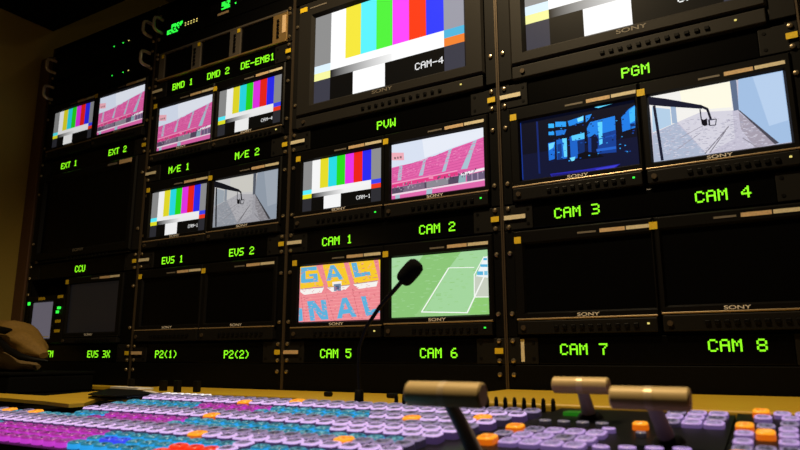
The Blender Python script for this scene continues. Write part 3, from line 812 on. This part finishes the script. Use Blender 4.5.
def trio():
    a, b = SEAM[1] + 0.0034, SEAM[2] - 0.0034
    z0, z1 = 0.7865, 0.8680
    root = thing('triple_monitor', 'bronze framed unit of three small dark screens above the DE-EMB1 caption', 'monitor', ((a + b) / 2, 0, z0))
    scr = [(0.5285, 0.6320), (0.6640, 0.7650), (0.8013, 0.9045)]
    sz0, sz1 = 0.7945, 0.8625
    part('housing', MB().bbox(a + 0.004, b - 0.004, 0.004, 0.12, z0 + 0.002, z1 - 0.002, 0.002), M['panel'], root)
    edges = [a + 0.018] + [v for s in scr for v in s] + [b - 0.016]
    names = []
    for k in range(0, len(edges), 2):
        f = part('mullion', MB().bbox(edges[k], edges[k + 1], -0.004, 0.004, sz0 - 0.001, z1, 0.001), M['bronze'], root)
        names.append(f)
        if k == len(edges) - 2: f.data.materials[0] = M['brass']
    part('lower_rail', MB().bbox(a + 0.018, b - 0.016, -0.0065, 0.004, sz0 - 0.0062, sz0 - 0.0014, 0.0015), M['brass'], root, 'shiny brass coloured lower rail')
    part('upper_rail', MB().bbox(a + 0.018, b - 0.016, -0.0045, 0.004, sz1, z1, 0.001), M['bronze'], root)
    for l, r in scr:
        s = part('screen', MB().box(l + 0.0004, r - 0.0004, 0.0, 0.003, sz0, sz1 - 0.0004), M['off'], root, 'small dark screen')
        part('asset_tag', MB().box(l - 0.0105, l - 0.0015, -0.0052, -0.0046, sz1 - 0.011, sz1 - 0.001), M['yellow'], root, 'yellow tag')
    for k, x in enumerate((0.644, 0.7835, 0.9215)):
        for j in range(5):
            place('button', BUTTON, names[k + 1], (x, -0.004, 0.806 + j * 0.010))
    part('label_sticker', MB().box(0.934, 0.9445, -0.0052, -0.0042, 0.812, 0.856), M['tan'], root, 'upright tan label')
    for x0, x1, xs in ((a, a + 0.0175, a + 0.0085), (b - 0.0155, b, b - 0.0095)):
        e = part('mounting_ear', MB().bbox(x0, x1, -0.002, 0.003, z0, z1, 0.001), M['ear'], root)
        for z in (z0 + 0.012, z1 - 0.012): place('screw', SCREW, e, (xs, -0.002, z))
M['brass'] = mat('bright_gold_metal', (0.55, 0.36, 0.14), 0.35, 0.7)  # brighter gold than the bronze, on lower rail and right mullion
trio()
legend_panel(1, 0.7620, [('BMD 1', 0.6028, 0), ('DMD 2', 0.7290, 0), ('DE-EMB1', 0.8580, 0)], 'black caption strip with green BMD 1, DMD 2 and DE-EMB1')
pair(1, 0.563, 0.7395, dict(label='monitor showing pink stadium seats above the M/E 1 caption', l=0.5205, r=0.7162, b=0.5973, t=0.7115, pic=STAND, gain=0.85, light=None),
     dict(label='monitor with colour bars and small CAM-4 above the M/E 2 caption', l=0.7378, r=0.9363, b=0.5972, t=0.7122, pic=bars('CAM-4'), gain=0.9, light='ledyellow'),
     'black frame around the pink seat and colour bar monitors of the second rack', (0.600, 0.690))
legend_panel(1, 0.5385, [('M/E 1', 0.6112, -0.001), ('M/E 2', 0.8388, -0.001)], 'black caption strip with green M/E 1 and M/E 2')
pair(1, 0.340, 0.516, dict(label='monitor with colour bars above the EVS 1 caption', l=0.5187, r=0.7153, b=0.3722, t=0.4858, pic=bars('CAM-1'), gain=0.92, light=None),
     dict(label='monitor showing the paved yard in dim grey above the EVS 2 caption', l=0.7398, r=0.9364, b=0.3745, t=0.4864, pic=fade(STREET, 0.45, 0.86), gain=0.85, light=None),
     'black frame around the colour bar and grey yard monitors of the second rack', (0.377, 0.481))
legend_panel(1, 0.3155, [('EVS 1', 0.6110, -0.007), ('EVS 2', 0.8366, -0.006)], 'black caption strip with green EVS 1 and EVS 2')
pair(1, 0.112, 0.292, dict(label='unlit black monitor above the P2(1) caption', l=0.5141, r=0.7121, b=0.1537, t=0.2658, light=None),
     dict(label='unlit black monitor above the P2(2) caption', l=0.7357, r=0.9347, b=0.1537, t=0.2655, light=None),
     'black frame around the two unlit monitors of the second rack', (0.150, 0.253))
legend_panel(1, 0.0885, [('P2(1)', 0.6115, -0.003), ('P2(2)', 0.8366, -0.004)], 'black caption strip with green P2(1) and P2(2)', tan=True)
blank_panel(1, -0.02, 0.0655, 'black blank panel below the P2 captions')
for k, lab in ((2, 'black blank panel above the large colour bar monitor with PVW caption'), (3, 'black blank panel above the large monitor with PGM caption')):
    blank_panel(k, 0.8680, 0.9920, lab)
# leftmost rack
gear_unit(0, 0.902, 0.992, 'topmost black unit of the leftmost rack, two pale handles and green lights', [(0.3051, 0.9440, 'ledgreen'), (0.3450, 0.9445, 'ledgreen'), (0.3690, 0.9450, 'ledyellow')], zh=0.948)
gear_unit(0, 0.822, 0.897, 'second black unit from the top of the leftmost rack, with green lights', [(0.3085, 0.8545, 'ledgreen'), (0.3560, 0.8530, 'ledgreen'), (0.3790, 0.8530, 'ledyellow')], zh=0.862)
pair(0, 0.647, 0.8185, dict(label='small monitor with colour bars above the EXT 1 caption', l=0.0464, r=0.2389, b=0.6864, t=0.7945, pic=bars(None), gain=0.7, light=None, tagged=False),
     dict(label='small monitor with pink stadium seats above the EXT 2 caption', l=0.2609, r=0.4572, b=0.6877, t=0.7970, pic=STAND, gain=0.82, light=None),
     'black frame around the two monitors above the EXT captions', (0.690, 0.780))
legend_panel(0, 0.6210, [('EXT 1', 0.1446, -0.001), ('EXT 2', 0.3610, 0.004)], 'black caption strip with green EXT 1 and EXT 2', left_label=False)
om = big_monitor('large unlit black monitor between the EXT and CCU captions', 0.0500, 0.4300, 0.3720, 0.5750, 0.0280, 0.4550, None, z0=0.341, z1=0.597, mark_dz=0.007, tagx=False)
part('label_sticker', MB().box(0.337, 0.376, -0.0096, -0.009, 0.583, 0.589), M['greylabel'], om, 'thin grey label strip')
part('label_sticker', MB().box(0.385, 0.436, -0.0096, -0.009, 0.581, 0.592), M['tan'], om, 'tan printed label')
legend_panel(0, 0.3155, [('CCU', 0.2460, -0.003)], 'black caption strip with green CCU', left_label=False)
monitor('dim grey monitor above the EVS 3X caption', 0.2125, 0.4190, 0.1420, 0.2705, None, glass='offgrey', light=None, x0=0.2000, x1=0.4380, z0=0.114, z1=0.290)
carrier(0, 0.112, 0.292, 'black frame holding the dim monitor and the waveform monitor', 0.024, 0.4380, (0.150, 0.253))

def waveform():
    x0, x1, z0, z1 = 0.0246, 0.1980, 0.1145, 0.2460
    root = thing('waveform_monitor', 'small waveform monitor with grey screen and yellow tagged buttons', 'monitor', ((x0 + x1) / 2, 0, z0))
    l, r, b, t = 0.0440, 0.1440, 0.1290, 0.2285
    part('housing', MB().bbox(x0 + 0.001, x1 - 0.001, 0.004, 0.1, z0 + 0.001, z1 - 0.001, 0.002), M['panel'], root)
    part('bezel', ring_mb(x0, x1, z0, z1, l, r, b, t, -0.006, 0.006), M['bezel'], root)
    part('screen', MB().box(l, r, 0, 0.003, b, t), M['devscreen'], root, 'dim grey lavender screen')
    part('caption_bar', MB().box(0.095, 0.135, -0.0012, -0.0002, 0.1325, 0.1355), M['mark'], root)
    part('asset_tag', MB().box(0.076, 0.106, -0.0067, -0.006, 0.2345, 0.2420), M['yellow'], root, 'yellow tag')
    for k, z in enumerate((0.236, 0.170, 0.144)):
        part('asset_tag', MB().box(0.166, 0.190, -0.0067, -0.006, z, z + 0.008), M['yellow'], root, 'yellow tag')
    part('lit_key', MB().bbox(0.029, 0.039, -0.009, -0.006, 0.222, 0.231, 0.001), M['ledgreen'], root, 'green lit key')
    part('lit_key', MB().bbox(0.172, 0.186, -0.009, -0.006, 0.206, 0.213, 0.001).bbox(0.168, 0.179, -0.009, -0.006, 0.195, 0.2025, 0.001), M['ledgreen'], root, 'green lit key')
    for z in (0.148, 0.162, 0.176, 0.190, 0.204): place('button', BUTTON, root, (0.034, -0.006, z))
    for z in (0.160, 0.186, 0.220): place('button', BUTTON, root, (0.160, -0.006, z))
waveform()
legend_panel(0, 0.0885, [('WFM', 0.1415, -0.001), ('EVS 3X', 0.3590, -0.002)], 'black caption strip with green EVS 3X', left_label=False, tan=True)
blank_panel(0, -0.02, 0.0655, 'black blank panel below the EVS 3X caption')

# ------------------------------------------------------------------ desk
SL = 0.11
def pz(x, y): return SL * (y + 0.56)
ANG = math.atan(SL)

desk = thing('control_desk', 'honey coloured wooden desk shelf between the console and the racks', 'desk', (1.2, -0.4, FLOOR))
part('worktop', MB().bbox(0.02, 2.30, -0.80, -0.34, -0.105, -0.078, 0.004), M['console'], desk, 'dark lower worktop')
part('riser', MB().box(0.02, 2.30, -0.338, -0.325, -0.105, -0.012), M['matteblack'], desk)
part('rear_shelf', MB().prism([(0.62, -0.0095), (0.62, -0.150), (0.78, -0.190), (1.165, -0.190), (1.235, -0.318), (1.4560, -0.318), (1.4560, -0.0095)], -0.0105, 0.0130), M['wood'], desk)
part('rear_shelf', MB().bbox(1.4575, 2.30, -0.300, -0.0095, -0.0105, 0.0262, 0.0035, seg=3), M['wood'], desk, 'thicker wooden shelf on the right')
part('trough', MB().box(0.30, 2.30, -0.3245, -0.0095, -0.030, -0.012), M['matteblack'], desk, 'black cable trough under the shelf')
part('side_worktop', MB().box(0.02, 0.615, -0.3245, -0.0095, -0.0115, 0.0), M['matteblack'], desk, 'black side worktop')
part('edge_trim', MB().bbox(0.35, 0.619, -0.034, -0.0095, 0.0005, 0.0110, 0.002), M['wood'], desk, 'thin wooden edge trim')
for x in (0.06, 1.2, 2.26):
    part('leg', MB().box(x - 0.03, x + 0.03, -0.78, -0.36, FLOOR, -0.1055), M['matteblack'], desk)
for x in (0.35, 1.3, 2.2):
    part('leg', MB().box(x - 0.02, x + 0.02, -0.318, -0.28, FLOOR, -0.0305), M['matteblack'], desk)
wing = part('side_shelf', MB().prism([(0.08, -0.345), (0.745, -0.363), (0.700, -0.260), (0.655, -0.160), (0.76, -0.192), (0.820, -0.262), (0.879, -0.350), (0.972, -0.440), (0.972, -0.464), (0.883, -0.446), (0.734, -0.432), (0.08, -0.405)][::-1], 0.0080, 0.0132), M['wood'], desk, 'wooden side shelf with a bent front edge')

# ------------------------------------------------------------------ console: three panels with lit keys
def key_mesh(kind, w=0.0192, d=0.0178, h=0.0085):
    """rounded push key: bright translucent body, dished paler cap"""
    mb = MB()
    def loop(a, b, z, r):
        out = []
        for cx, cy, s in ((1, 1, 0), (-1, 1, 1), (-1, -1, 2), (1, -1, 3)):
            for k in range(4):
                t = math.pi / 2 * s + math.pi / 2 * k / 3
                out.append((cx * (a - r) + r * math.cos(t), cy * (b - r) + r * math.sin(t), z))
        return out
    a, b = w / 2, d / 2
    L = [loop(a, b, 0, 0.004), loop(a - 0.0002, b - 0.0002, h * 0.76, 0.0045), loop(a - 0.0007, b - 0.0007, h * 0.92, 0.0045), loop(a - 0.0014, b - 0.0014, h, 0.0042),
         loop(a - 0.0024, b - 0.0024, h - 0.0002, 0.0038), loop(a * 0.4, b * 0.4, h - 0.0016, 0.002)]
    n = len(L[0])
    mb.v += [p for l in L for p in l]
    for i in range(len(L) - 1):
        for k in range(n):
            mb.f.append((i * n + k, i * n + (k + 1) % n, (i + 1) * n + (k + 1) % n, (i + 1) * n + k))
            mb.m.append(0 if i < 1 else 1 if i < 4 else 2); mb.c.append(None)
    mb.f.append(tuple(range((len(L) - 1) * n, len(L) * n))); mb.m.append(2); mb.c.append(None)
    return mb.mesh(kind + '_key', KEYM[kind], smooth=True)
KEYS = {}
def keydata(kind, w=0.0192, d=0.0178, h=0.0085):
    k = (kind, w, d, h)
    if k not in KEYS: KEYS[k] = key_mesh(kind, w, d, h)
    return KEYS[k]

def panel(name, label, poly, ztop, zbot=-0.0775):
    cx = sum(p[0] for p in poly) / len(poly); cy = sum(p[1] for p in poly) / len(poly)
    root = thing(name, label, 'control panel', (cx, cy, zbot), 'panels of the vision mixer console')
    part('body', MB().prism(poly, zbot, 0, top=lambda x, y: ztop(x, y)), M['console'], root)
    return root
KT = 0.0085      # key height: measured heights are of the key tops
def zt(x, y): return pz(x, y) - KT

NAMES = {'lavender': 'lavender_key', 'lilac': 'lavender_key', 'grey': 'grey_lavender_key', 'cyan': 'cyan_key', 'magenta': 'magenta_key', 'blue': 'blue_key', 'red': 'red_key', 'amber': 'amber_key', 'white': 'white_key', 'dark': 'unlit_key'}
def size_of(kind): return (0.0182, 0.0180, KT) if kind in ('lavender', 'grey', 'amber') else (0.0172, 0.0158, 0.0068)
def add_key(root, kind, x, y, w=None, d=None, h=None, zf=None):
    s = size_of(kind)
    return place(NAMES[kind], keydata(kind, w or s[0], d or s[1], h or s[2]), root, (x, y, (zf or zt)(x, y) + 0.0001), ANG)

xp = panel('crosspoint_panel', 'long console panel with rows of lavender, cyan and magenta keys', [(0.45, -0.622), (1.590, -0.622), (1.640, -0.312), (0.995, -0.312), (0.980, -0.490), (0.45, -0.490)], zt)
amber_px = {(0, 0): [1.145, 1.262], (1, 0): [1.236], (2, 0): [1.213]}
spare = {}
PITCH_X, PITCH_Y = 0.0216, 0.0213
def edge_x(y): return 1.575 + max(0.0, y + 0.50) * 0.40
def col_kind(band, x, sub):
    if band == 0:
        if x > 1.452: return 'cyan' if sub == 1 and 1.49 < x < 1.53 else 'grey' if sub == 0 else 'lavender'
        return 'cyan' if x < 1.165 or x > 1.285 else 'magenta'
    if band == 1:
        if x < 0.985: return 'grey' if int(x * 47) % 3 else 'cyan'
        if x > 1.445: return 'lavender' if sub == 0 else 'cyan' if x < 1.545 else 'grey'
        return 'cyan' if x < 1.085 or x > 1.235 else 'magenta'
    if x < 0.995 and sub == 0: return 'cyan'
    if x < 1.195: return 'magenta'
    if 1.235 < x < 1.270 and sub in (1, 3): return 'blue'
    if 1.338 < x < 1.400 and sub > 0: return 'red'
    if 1.400 < x < 1.425: return 'lavender'
    return 'cyan'
rows = []   # y, function of x giving the key colour
for band, y0 in enumerate((-0.3500, -0.4370, -0.5215)):
    rows.append((y0, lambda x, b=band: 'grey'))
    rows.append((y0 - PITCH_Y, lambda x, b=band: 'lavender'))
    for s in range(2 if band < 2 else 4):
        rows.append((y0 - PITCH_Y * (2 + s) - 0.0005, lambda x, b=band, s=s: col_kind(b, x, s)))
rows = [r for r in rows if r[0] > -0.615]
made = {}
allk = []
for ri, (y, fn) in enumerate(rows):
    x = 0.50 + (0.0 if ri % 2 else 0.004)
    xs = 0.505 if y < -0.492 else 1.012
    n = int((edge_x(y) - 0.014 - xs) / PITCH_X)
    for k in range(n + 1):
        x = edge_x(y) - 0.014 - k * PITCH_X
        kind = fn(x)
        allk.append([ri, x, y, kind])
for ax, ay in ((1.233, -0.372), (1.252, -0.458), (1.307, -0.350), (1.318, -0.543), (1.500, -0.418), (1.502, -0.518), (1.573, -0.392),
               (0.882, -0.502), (0.962, -0.502)):
    best = min(allk, key=lambda q: (q[1] - ax) ** 2 + (q[2] - ay) ** 2)
    best[3] = 'amber'
# keys inside the picture become single keys; only the hundred nearest of a colour, the rest one mesh of that colour
cam0 = Vector((1.8666, -1.042, 0.079))
bykind = {}
for ri, x, y, kind in allk:
    bykind.setdefault(kind, []).append(((Vector((x, y, pz(x, y))) - cam0).length, x, y))
for kind, lst in bykind.items():
    lst.sort()
    shown = [q for q in lst if q[1] > 0.86][:100]
    rest = [q for q in lst if q not in shown and q[1] > 0.70]
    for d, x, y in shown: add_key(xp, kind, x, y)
    if rest:
        me = keydata(kind, *size_of(kind))
        mb = MB()
        R3 = Matrix.Rotation(ANG, 3, 'X')
        for d, x, y in rest:
            base = len(mb.v)
            mb.v += [tuple(R3 @ v.co + Vector((x, y, zt(x, y) + 0.0001))) for v in me.vertices]
            for p in me.polygons:
                mb.f.append(tuple(i + base for i in p.vertices)); mb.m.append(p.material_index); mb.c.append(None)
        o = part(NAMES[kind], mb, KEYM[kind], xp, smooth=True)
        o['kind'] = 'stuff'
for k in range(7):
    add_key(xp, 'white', 1.012 + k * 0.0150, -0.3270, 0.0135, 0.014, 0.006)
# row of black toggles along the back
TOG = MB().tube([(0, 0, -0.002), (0, 0, 0.008), (0, 0, 0.0115), (0, 0, 0.0128)], [0.0027, 0.0025, 0.0019, 0.0008], 10).mesh('toggle', M['black'], smooth=True)
for k in range(19):
    t = k / 18
    x = 1.430 + (1.634 - 1.430) * t
    y = -0.3165
    place('toggle', TOG, xp, (x, y, zt(x, y) + 0.0022))

KL = 0.0045
def zl(x, y): return pz(x, y) - KL
def low_key(root, kind, x, y, w, d):
    if kind == 'lavender': kind = 'lilac'
    return add_key(root, kind, x, y, w, d, 0.0065 if kind == 'amber' else KL, zl)
tp = panel('transition_panel', 'middle console panel with fader levers and lavender keys', [(1.590, -0.70), (1.8145, -0.70), (1.8145, -0.312), (1.642, -0.312), (1.590, -0.642)], zl)
for r in range(3):
    for c in range(4):
        low_key(tp, 'lavender' if (r * 3 + c) % 5 else 'grey', 1.654 + c * 0.0190 - r * 0.003, -0.438 - r * 0.0240, 0.0176, 0.0205)
low_key(tp, 'amber', 1.6345, -0.436, 0.0165, 0.017)
low_key(tp, 'amber', 1.6270, -0.486, 0.0165, 0.019)
low_key(tp, 'grey', 1.6320, -0.460, 0.0165, 0.018)
for k in range(4): low_key(tp, 'dark', 1.651 + k * 0.0185, -0.397, 0.0125, 0.008)
low_key(tp, 'lavender', 1.7175, -0.4185, 0.0125, 0.008)
for k in range(4): low_key(tp, 'lavender', 1.7265 + k * 0.020, -0.486 + k * 0.0035, 0.0145, 0.009)
low_key(tp, 'amber', 1.7415, -0.398, 0.0140, 0.013)
low_key(tp, 'dark', 1.7470, -0.428, 0.0090, 0.006)
for r in range(3):
    for c in range(3):
        low_key(tp, 'lavender' if (r * 2 + c) % 4 else 'grey', 1.7635 + c * 0.0187, -0.328 - r * 0.0225, 0.0174, 0.0200)

def lever(hx, hy, hz, length, rad, bx, by, label):
    bz = zl(bx, by)
    a = part('fader_lever', MB().tube([(bx, by, bz - 0.004), (bx + (hx - bx) * 0.5, by + (hy - by) * 0.5, bz + (hz - bz) * 0.5), (hx, hy, hz)], [0.0075, 0.0062, 0.0052], 12), M['arm'], tp, label, True)
    g = MB().tube([(hx - length / 2, hy, hz), (hx - length / 2, hy, hz), (hx - length / 2 + 0.0015, hy, hz), (hx + length / 2 - 0.0015, hy, hz), (hx + length / 2, hy, hz)],
                  [rad * 0.5, rad - 0.0016, rad, rad, rad - 0.0016], 32)
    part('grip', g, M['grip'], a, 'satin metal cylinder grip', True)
    part('grip_ring', MB().tube([(hx - 0.003, hy, hz), (hx + 0.003, hy, hz)], [rad + 0.0002, rad + 0.0002], 32), M['ring'], a, 'polished ring round the grip', True)
    part('lever_boot', MB().tube([(bx, by, bz - 0.001), (bx, by, bz + 0.003), (bx, by, bz + 0.006)], [0.014, 0.012, 0.008], 16), M['black'], a, None, True)
lever(1.6225, -0.5600, 0.0492, 0.0680, 0.0100, 1.6400, -0.5340, 'lever nearest the front, left')
lever(1.6835, -0.3800, 0.0508, 0.0560, 0.0083, 1.6850, -0.3560, 'lever at the back')
lever(1.7645, -0.4720, 0.0456, 0.0620, 0.0095, 1.7720, -0.4400, 'lever on the right')
part('lamp_window', MB().bbox(1.655, 1.680, -0.352, -0.332, zl(1.66, -0.342) - 0.002, zl(1.66, -0.342) + 0.003, 0.001), M['leddim'], tp, 'dim green lamp window')

kp = panel('keypad_panel', 'rightmost console panel with amber and lavender keys', [(1.8160, -0.70), (2.25, -0.70), (2.25, -0.304), (1.8160, -0.304)], zl)
def kgrid():
    for kind, x, y in [('amber', 1.8370, -0.3150), ('lavender', 1.8390, -0.3360), ('lavender', 1.8545, -0.3160), ('lavender', 1.8610, -0.3370), ('lavender', 1.8720, -0.3160), ('grey', 1.8790, -0.3370),
                       ('amber', 1.8260, -0.3830), ('lavender', 1.8265, -0.4080), ('lavender', 1.8270, -0.4380), ('grey', 1.8275, -0.4620), ('amber', 1.8270, -0.4880),
                       ('grey', 1.8420, -0.3750), ('amber', 1.8425, -0.4080), ('grey', 1.8435, -0.4600),
                       ('grey', 1.8600, -0.3620), ('lavender', 1.8590, -0.3850), ('lavender', 1.8590, -0.4080), ('lavender', 1.8590, -0.4330), ('grey', 1.8595, -0.4600),
                       ('lavender', 1.8780, -0.3620), ('lavender', 1.8780, -0.3850), ('grey', 1.8780, -0.4080)]:
        low_key(kp, kind, x, y, 0.0148, 0.0180)
kgrid()

# ------------------------------------------------------------------ microphone and small things on the desk
mic = thing('gooseneck_microphone', 'black gooseneck microphone with foam windscreen in front of the pitch monitor', 'microphone', (1.381, -0.3285, zt(1.38, -0.3285) + 0.001))
zb = zt(1.38, -0.3285) + 0.001
part('base', MB().tube([(1.381, -0.3285, zb), (1.381, -0.3285, zb + 0.016), (1.381, -0.3285, zb + 0.019)], [0.0062, 0.0060, 0.0045], 18), M['black'], mic, None, True)
P = [(1.381, zb + 0.018), (1.3795, 0.060), (1.3800, 0.090), (1.3900, 0.116), (1.4120, 0.143), (1.4400, 0.169), (1.4500, 0.178)]
part('gooseneck', MB().tube([(x, -0.3285, z) for x, z in P], [0.0022, 0.0022, 0.0023, 0.0025, 0.0028, 0.0030, 0.0030], 12), M['black'], mic, None, True)
d = Vector((0.028, 0, 0.026)).normalized()
c0 = Vector((1.4450, -0.3285, 0.1735))
L = 0.0350
prof = [(0, 0.006), (0.03, 0.0085), (0.12, 0.0108), (0.3, 0.0117), (0.7, 0.0117), (0.88, 0.0106), (0.97, 0.0075), (1.0, 0.003)]
part('windscreen', MB().tube([c0 + d * L * t for t, r in prof], [r for t, r in prof], 24), M['foam'], mic, 'black foam windscreen', True)

for x, y, w, h, lab in ((0.692, -0.150, 0.010, 0.022, 'black peg farthest left on the wooden shelf'), (0.790, -0.150, 0.012, 0.020, 'black peg on the wooden shelf, second from the left'),
                        (0.860, -0.175, 0.011, 0.022, 'black peg on the shelf, third from the left'), (0.885, -0.150, 0.011, 0.021, 'black peg on the shelf behind the white keys')):
    z = 0.0131
    ob = part('desk_peg', MB().bbox(x - w / 2, x + w / 2, y - w / 2, y + w / 2, z, z + h, 0.0015), M['black'], None)
    tag(ob, lab, 'peg', 'black pegs on the shelf')
for x, y, lab in ((1.186, -0.135, 'small black plug on the shelf left of the microphone'), (1.300, -0.117, 'small black plug on the shelf right of the microphone')):
    ob = part('cable_plug', MB().bbox(x - 0.007, x + 0.007, y - 0.005, y + 0.005, 0.0131, 0.021, 0.0025), M['black'], None)
    tag(ob, lab, 'plug', 'small plugs on the shelf')

fold = thing('document_folder', 'black folder with white paper edges at the left end of the keys', 'folder', (0.88, -0.32, 0.0134))
fp = [(0.735, -0.226), (0.880, -0.372), (0.930, -0.385), (0.968, -0.385), (0.972, -0.300), (0.835, -0.236)]
part('cover', MB().prism(fp, 0.0134, 0.0160), M['black'], fold)
part('paper_stack', MB().prism([(0.752, -0.216), (0.90, -0.355), (0.960, -0.360), (0.960, -0.290), (0.850, -0.226)], 0.0161, 0.0185).prism([(0.742, -0.2345), (0.738, -0.212), (0.850, -0.222), (0.835, -0.2445)][::-1], 0.0206, 0.0236), M['paper'], fold, 'white sheets')
part('top_cover', MB().prism([(0.740, -0.236), (0.880, -0.373), (0.930, -0.386), (0.968, -0.386), (0.972, -0.312), (0.835, -0.246)], 0.0186, 0.0205), M['black'], fold)

case = thing('equipment_case', 'low black case under the tan bag', 'case', (0.25, -0.15, 0.0002))
part('body', MB().bbox(0.10, 0.42, -0.25, -0.05, 0.0002, 0.038, 0.004), M['matteblack'], case)
part('lid', MB().bbox(0.098, 0.422, -0.252, -0.048, 0.0385, 0.046, 0.003), M['matteblack'], case)

def pouch(pts, seed, ysq=1.5):
    """sagging fabric tube: points (x, y, z, radius)"""
    rnd = random.Random(seed)
    n, vs, fs = 28, [], []
    ph = [rnd.uniform(0, 6.28) for _ in range(4)]
    # smooth the path
    path = []
    for i in range(len(pts) - 1):
        for s in range(6):
            t = s / 6
            t = t * t * (3 - 2 * t) * 0.3 + t * 0.7
            path.append([pts[i][k] * (1 - t) + pts[i + 1][k] * t for k in range(4)])
    path.append(list(pts[-1]))
    for i, (x, y, z, r) in enumerate(path):
        for k in range(n):
            a = 2 * math.pi * k / n
            f = 1 + 0.07 * math.sin(3 * a + i * 0.5 + ph[0]) + 0.05 * math.sin(i * 0.9 + ph[1] + 2 * a) + 0.03 * math.sin(7 * a + ph[2])
            vs.append((x - 0.35 * r * f * math.sin(a) * -1, y + math.cos(a) * r * f * ysq, z + math.sin(a) * r * f))
    for i in range(len(path) - 1):
        for k in range(n):
            fs.append((i * n + k, i * n + (k + 1) % n, (i + 1) * n + (k + 1) % n, (i + 1) * n + k))
    fs.append(tuple(range(n - 1, -1, -1)))
    fs.append(tuple(range((len(path) - 1) * n, len(path) * n)))
    return MB().raw(vs, fs)
bag = thing('shoulder_bag', 'slumped tan bag with black straps at the left edge', 'bag', (0.25, -0.15, 0.0465))
part('main_pocket', pouch([(0.06, -0.15, 0.125, 0.012), (0.10, -0.15, 0.128, 0.040), (0.17, -0.15, 0.134, 0.037), (0.24, -0.15, 0.130, 0.034), (0.29, -0.15, 0.116, 0.028), (0.335, -0.15, 0.098, 0.019), (0.372, -0.15, 0.083, 0.007)], 2), M['bag'], bag, None, True)
part('front_pocket', pouch([(0.07, -0.17, 0.080, 0.012), (0.12, -0.17, 0.084, 0.034), (0.21, -0.17, 0.079, 0.031), (0.29, -0.17, 0.068, 0.021), (0.345, -0.17, 0.060, 0.013), (0.382, -0.17, 0.056, 0.006)], 5), M['bagpale'], bag, 'paler lower pocket', True)
part('strap', MB().tube([(0.235, -0.200, 0.138), (0.275, -0.205, 0.118), (0.320, -0.205, 0.096), (0.365, -0.200, 0.080), (0.395, -0.185, 0.073), (0.415, -0.165, 0.070)], [0.005, 0.007, 0.008, 0.008, 0.006, 0.003], 10), M['black'], bag, 'black strap', True)
part('buckle', MB().tube([(0.246, -0.203, 0.146), (0.270, -0.208, 0.143), (0.300, -0.206, 0.139), (0.318, -0.202, 0.141)], [0.003, 0.0085, 0.0085, 0.003], 12), M['black'], bag, 'black buckle loop', True)

# ------------------------------------------------------------------ room
struct('floor', MB().box(-1.2, 3.6, -3.0, 1.2, FLOOR - 0.05, FLOOR), M['carpet'])
struct('wall_left', MB().box(-0.16, -0.055, -3.0, 1.2, FLOOR, 1.60), M['wall'])
struct('wall_back', MB().box(-0.054, 3.6, 0.62, 0.70, FLOOR, 1.60), M['wallback'])
struct('ceiling', MB().box(-0.054, 3.6, -3.0, 0.62, 1.42, 1.50), M['wallback'])
struct('trim_1', MB().bbox(-0.0545, -0.004, -0.006, 0.02, FLOOR, 0.99, 0.002), M['redwood'])
struct('trim_2', MB().box(-0.0545, 0.30, -0.40, 0.02, 1.10, 1.419), M['duct'])

# ------------------------------------------------------------------ light: warm ceiling lamp, added rear fill, faint room light, the screens and keys
def area(name, loc, target, size, power, color):
    l = bpy.data.lights.new(name, 'AREA')
    l.shape = 'DISK'
    l.size = size
    l.energy = power
    l.color = color
    o = bpy.data.objects.new(name, l)
    o.location = loc
    o.rotation_euler = (Vector(target) - Vector(loc)).to_track_quat('-Z', 'Y').to_euler()
    COL.objects.link(o)
l = bpy.data.lights.new('ceiling_spot', 'SPOT')
l.energy = 62
l.color = (1.0, 0.76, 0.44)
l.shadow_soft_size = 0.05
l.spot_size = math.radians(112)
l.spot_blend = 0.6
o = bpy.data.objects.new('ceiling_spot', l)
o.location = (1.42, -0.62, 1.38)
o.rotation_euler = Vector((-0.05, 0.33, -1.0)).to_track_quat('-Z', 'Y').to_euler()
COL.objects.link(o)
l = bpy.data.lights.new('rear_fill', 'POINT')  # unseen light added behind the racks to brighten the back wall
l.energy = 0.75
l.color = (1.0, 0.80, 0.52)
l.shadow_soft_size = 0.03
o = bpy.data.objects.new('rear_fill', l)
o.location = (1.1, 0.25, 1.33)
COL.objects.link(o)
area('desk_lamp', (0.50, -0.95, 0.42), (0.0, -0.30, 0.22), 0.06, 0.30, (1.0, 0.70, 0.30))
w = bpy.data.worlds.new('dim_room')
w.use_nodes = True
w.node_tree.nodes['Background'].inputs['Color'].default_value = (1.0, 0.8, 0.55, 1)
w.node_tree.nodes['Background'].inputs['Strength'].default_value = 0.004
scene.world = w

# ------------------------------------------------------------------ camera
cam = bpy.data.cameras.new('camera')
cam.sensor_width = 36.0
cam.lens = 36.0 * 643.81 / 800.0
cam.clip_start = 0.02
cam.dof.use_dof = True
cam.dof.focus_distance = 1.25
cam.dof.aperture_fstop = 7.5
co = bpy.data.objects.new('camera', cam)
yaw, pit, rol = math.radians(30.704), math.radians(11.565), math.radians(-0.055)
fw = Vector((-math.sin(yaw) * math.cos(pit), math.cos(yaw) * math.cos(pit), math.sin(pit)))
q = fw.to_track_quat('-Z', 'Y').to_matrix().to_4x4()
co.matrix_world = Matrix.Translation((1.8666, -1.042, 0.079)) @ q @ Matrix.Rotation(rol, 4, 'Z')
COL.objects.link(co)
scene.camera = co
vs = scene.view_settings
vs.view_transform = 'Standard'
vs.look = 'None'
vs.gamma = 1
vs.exposure = 0
vs.use_curve_mapping = False
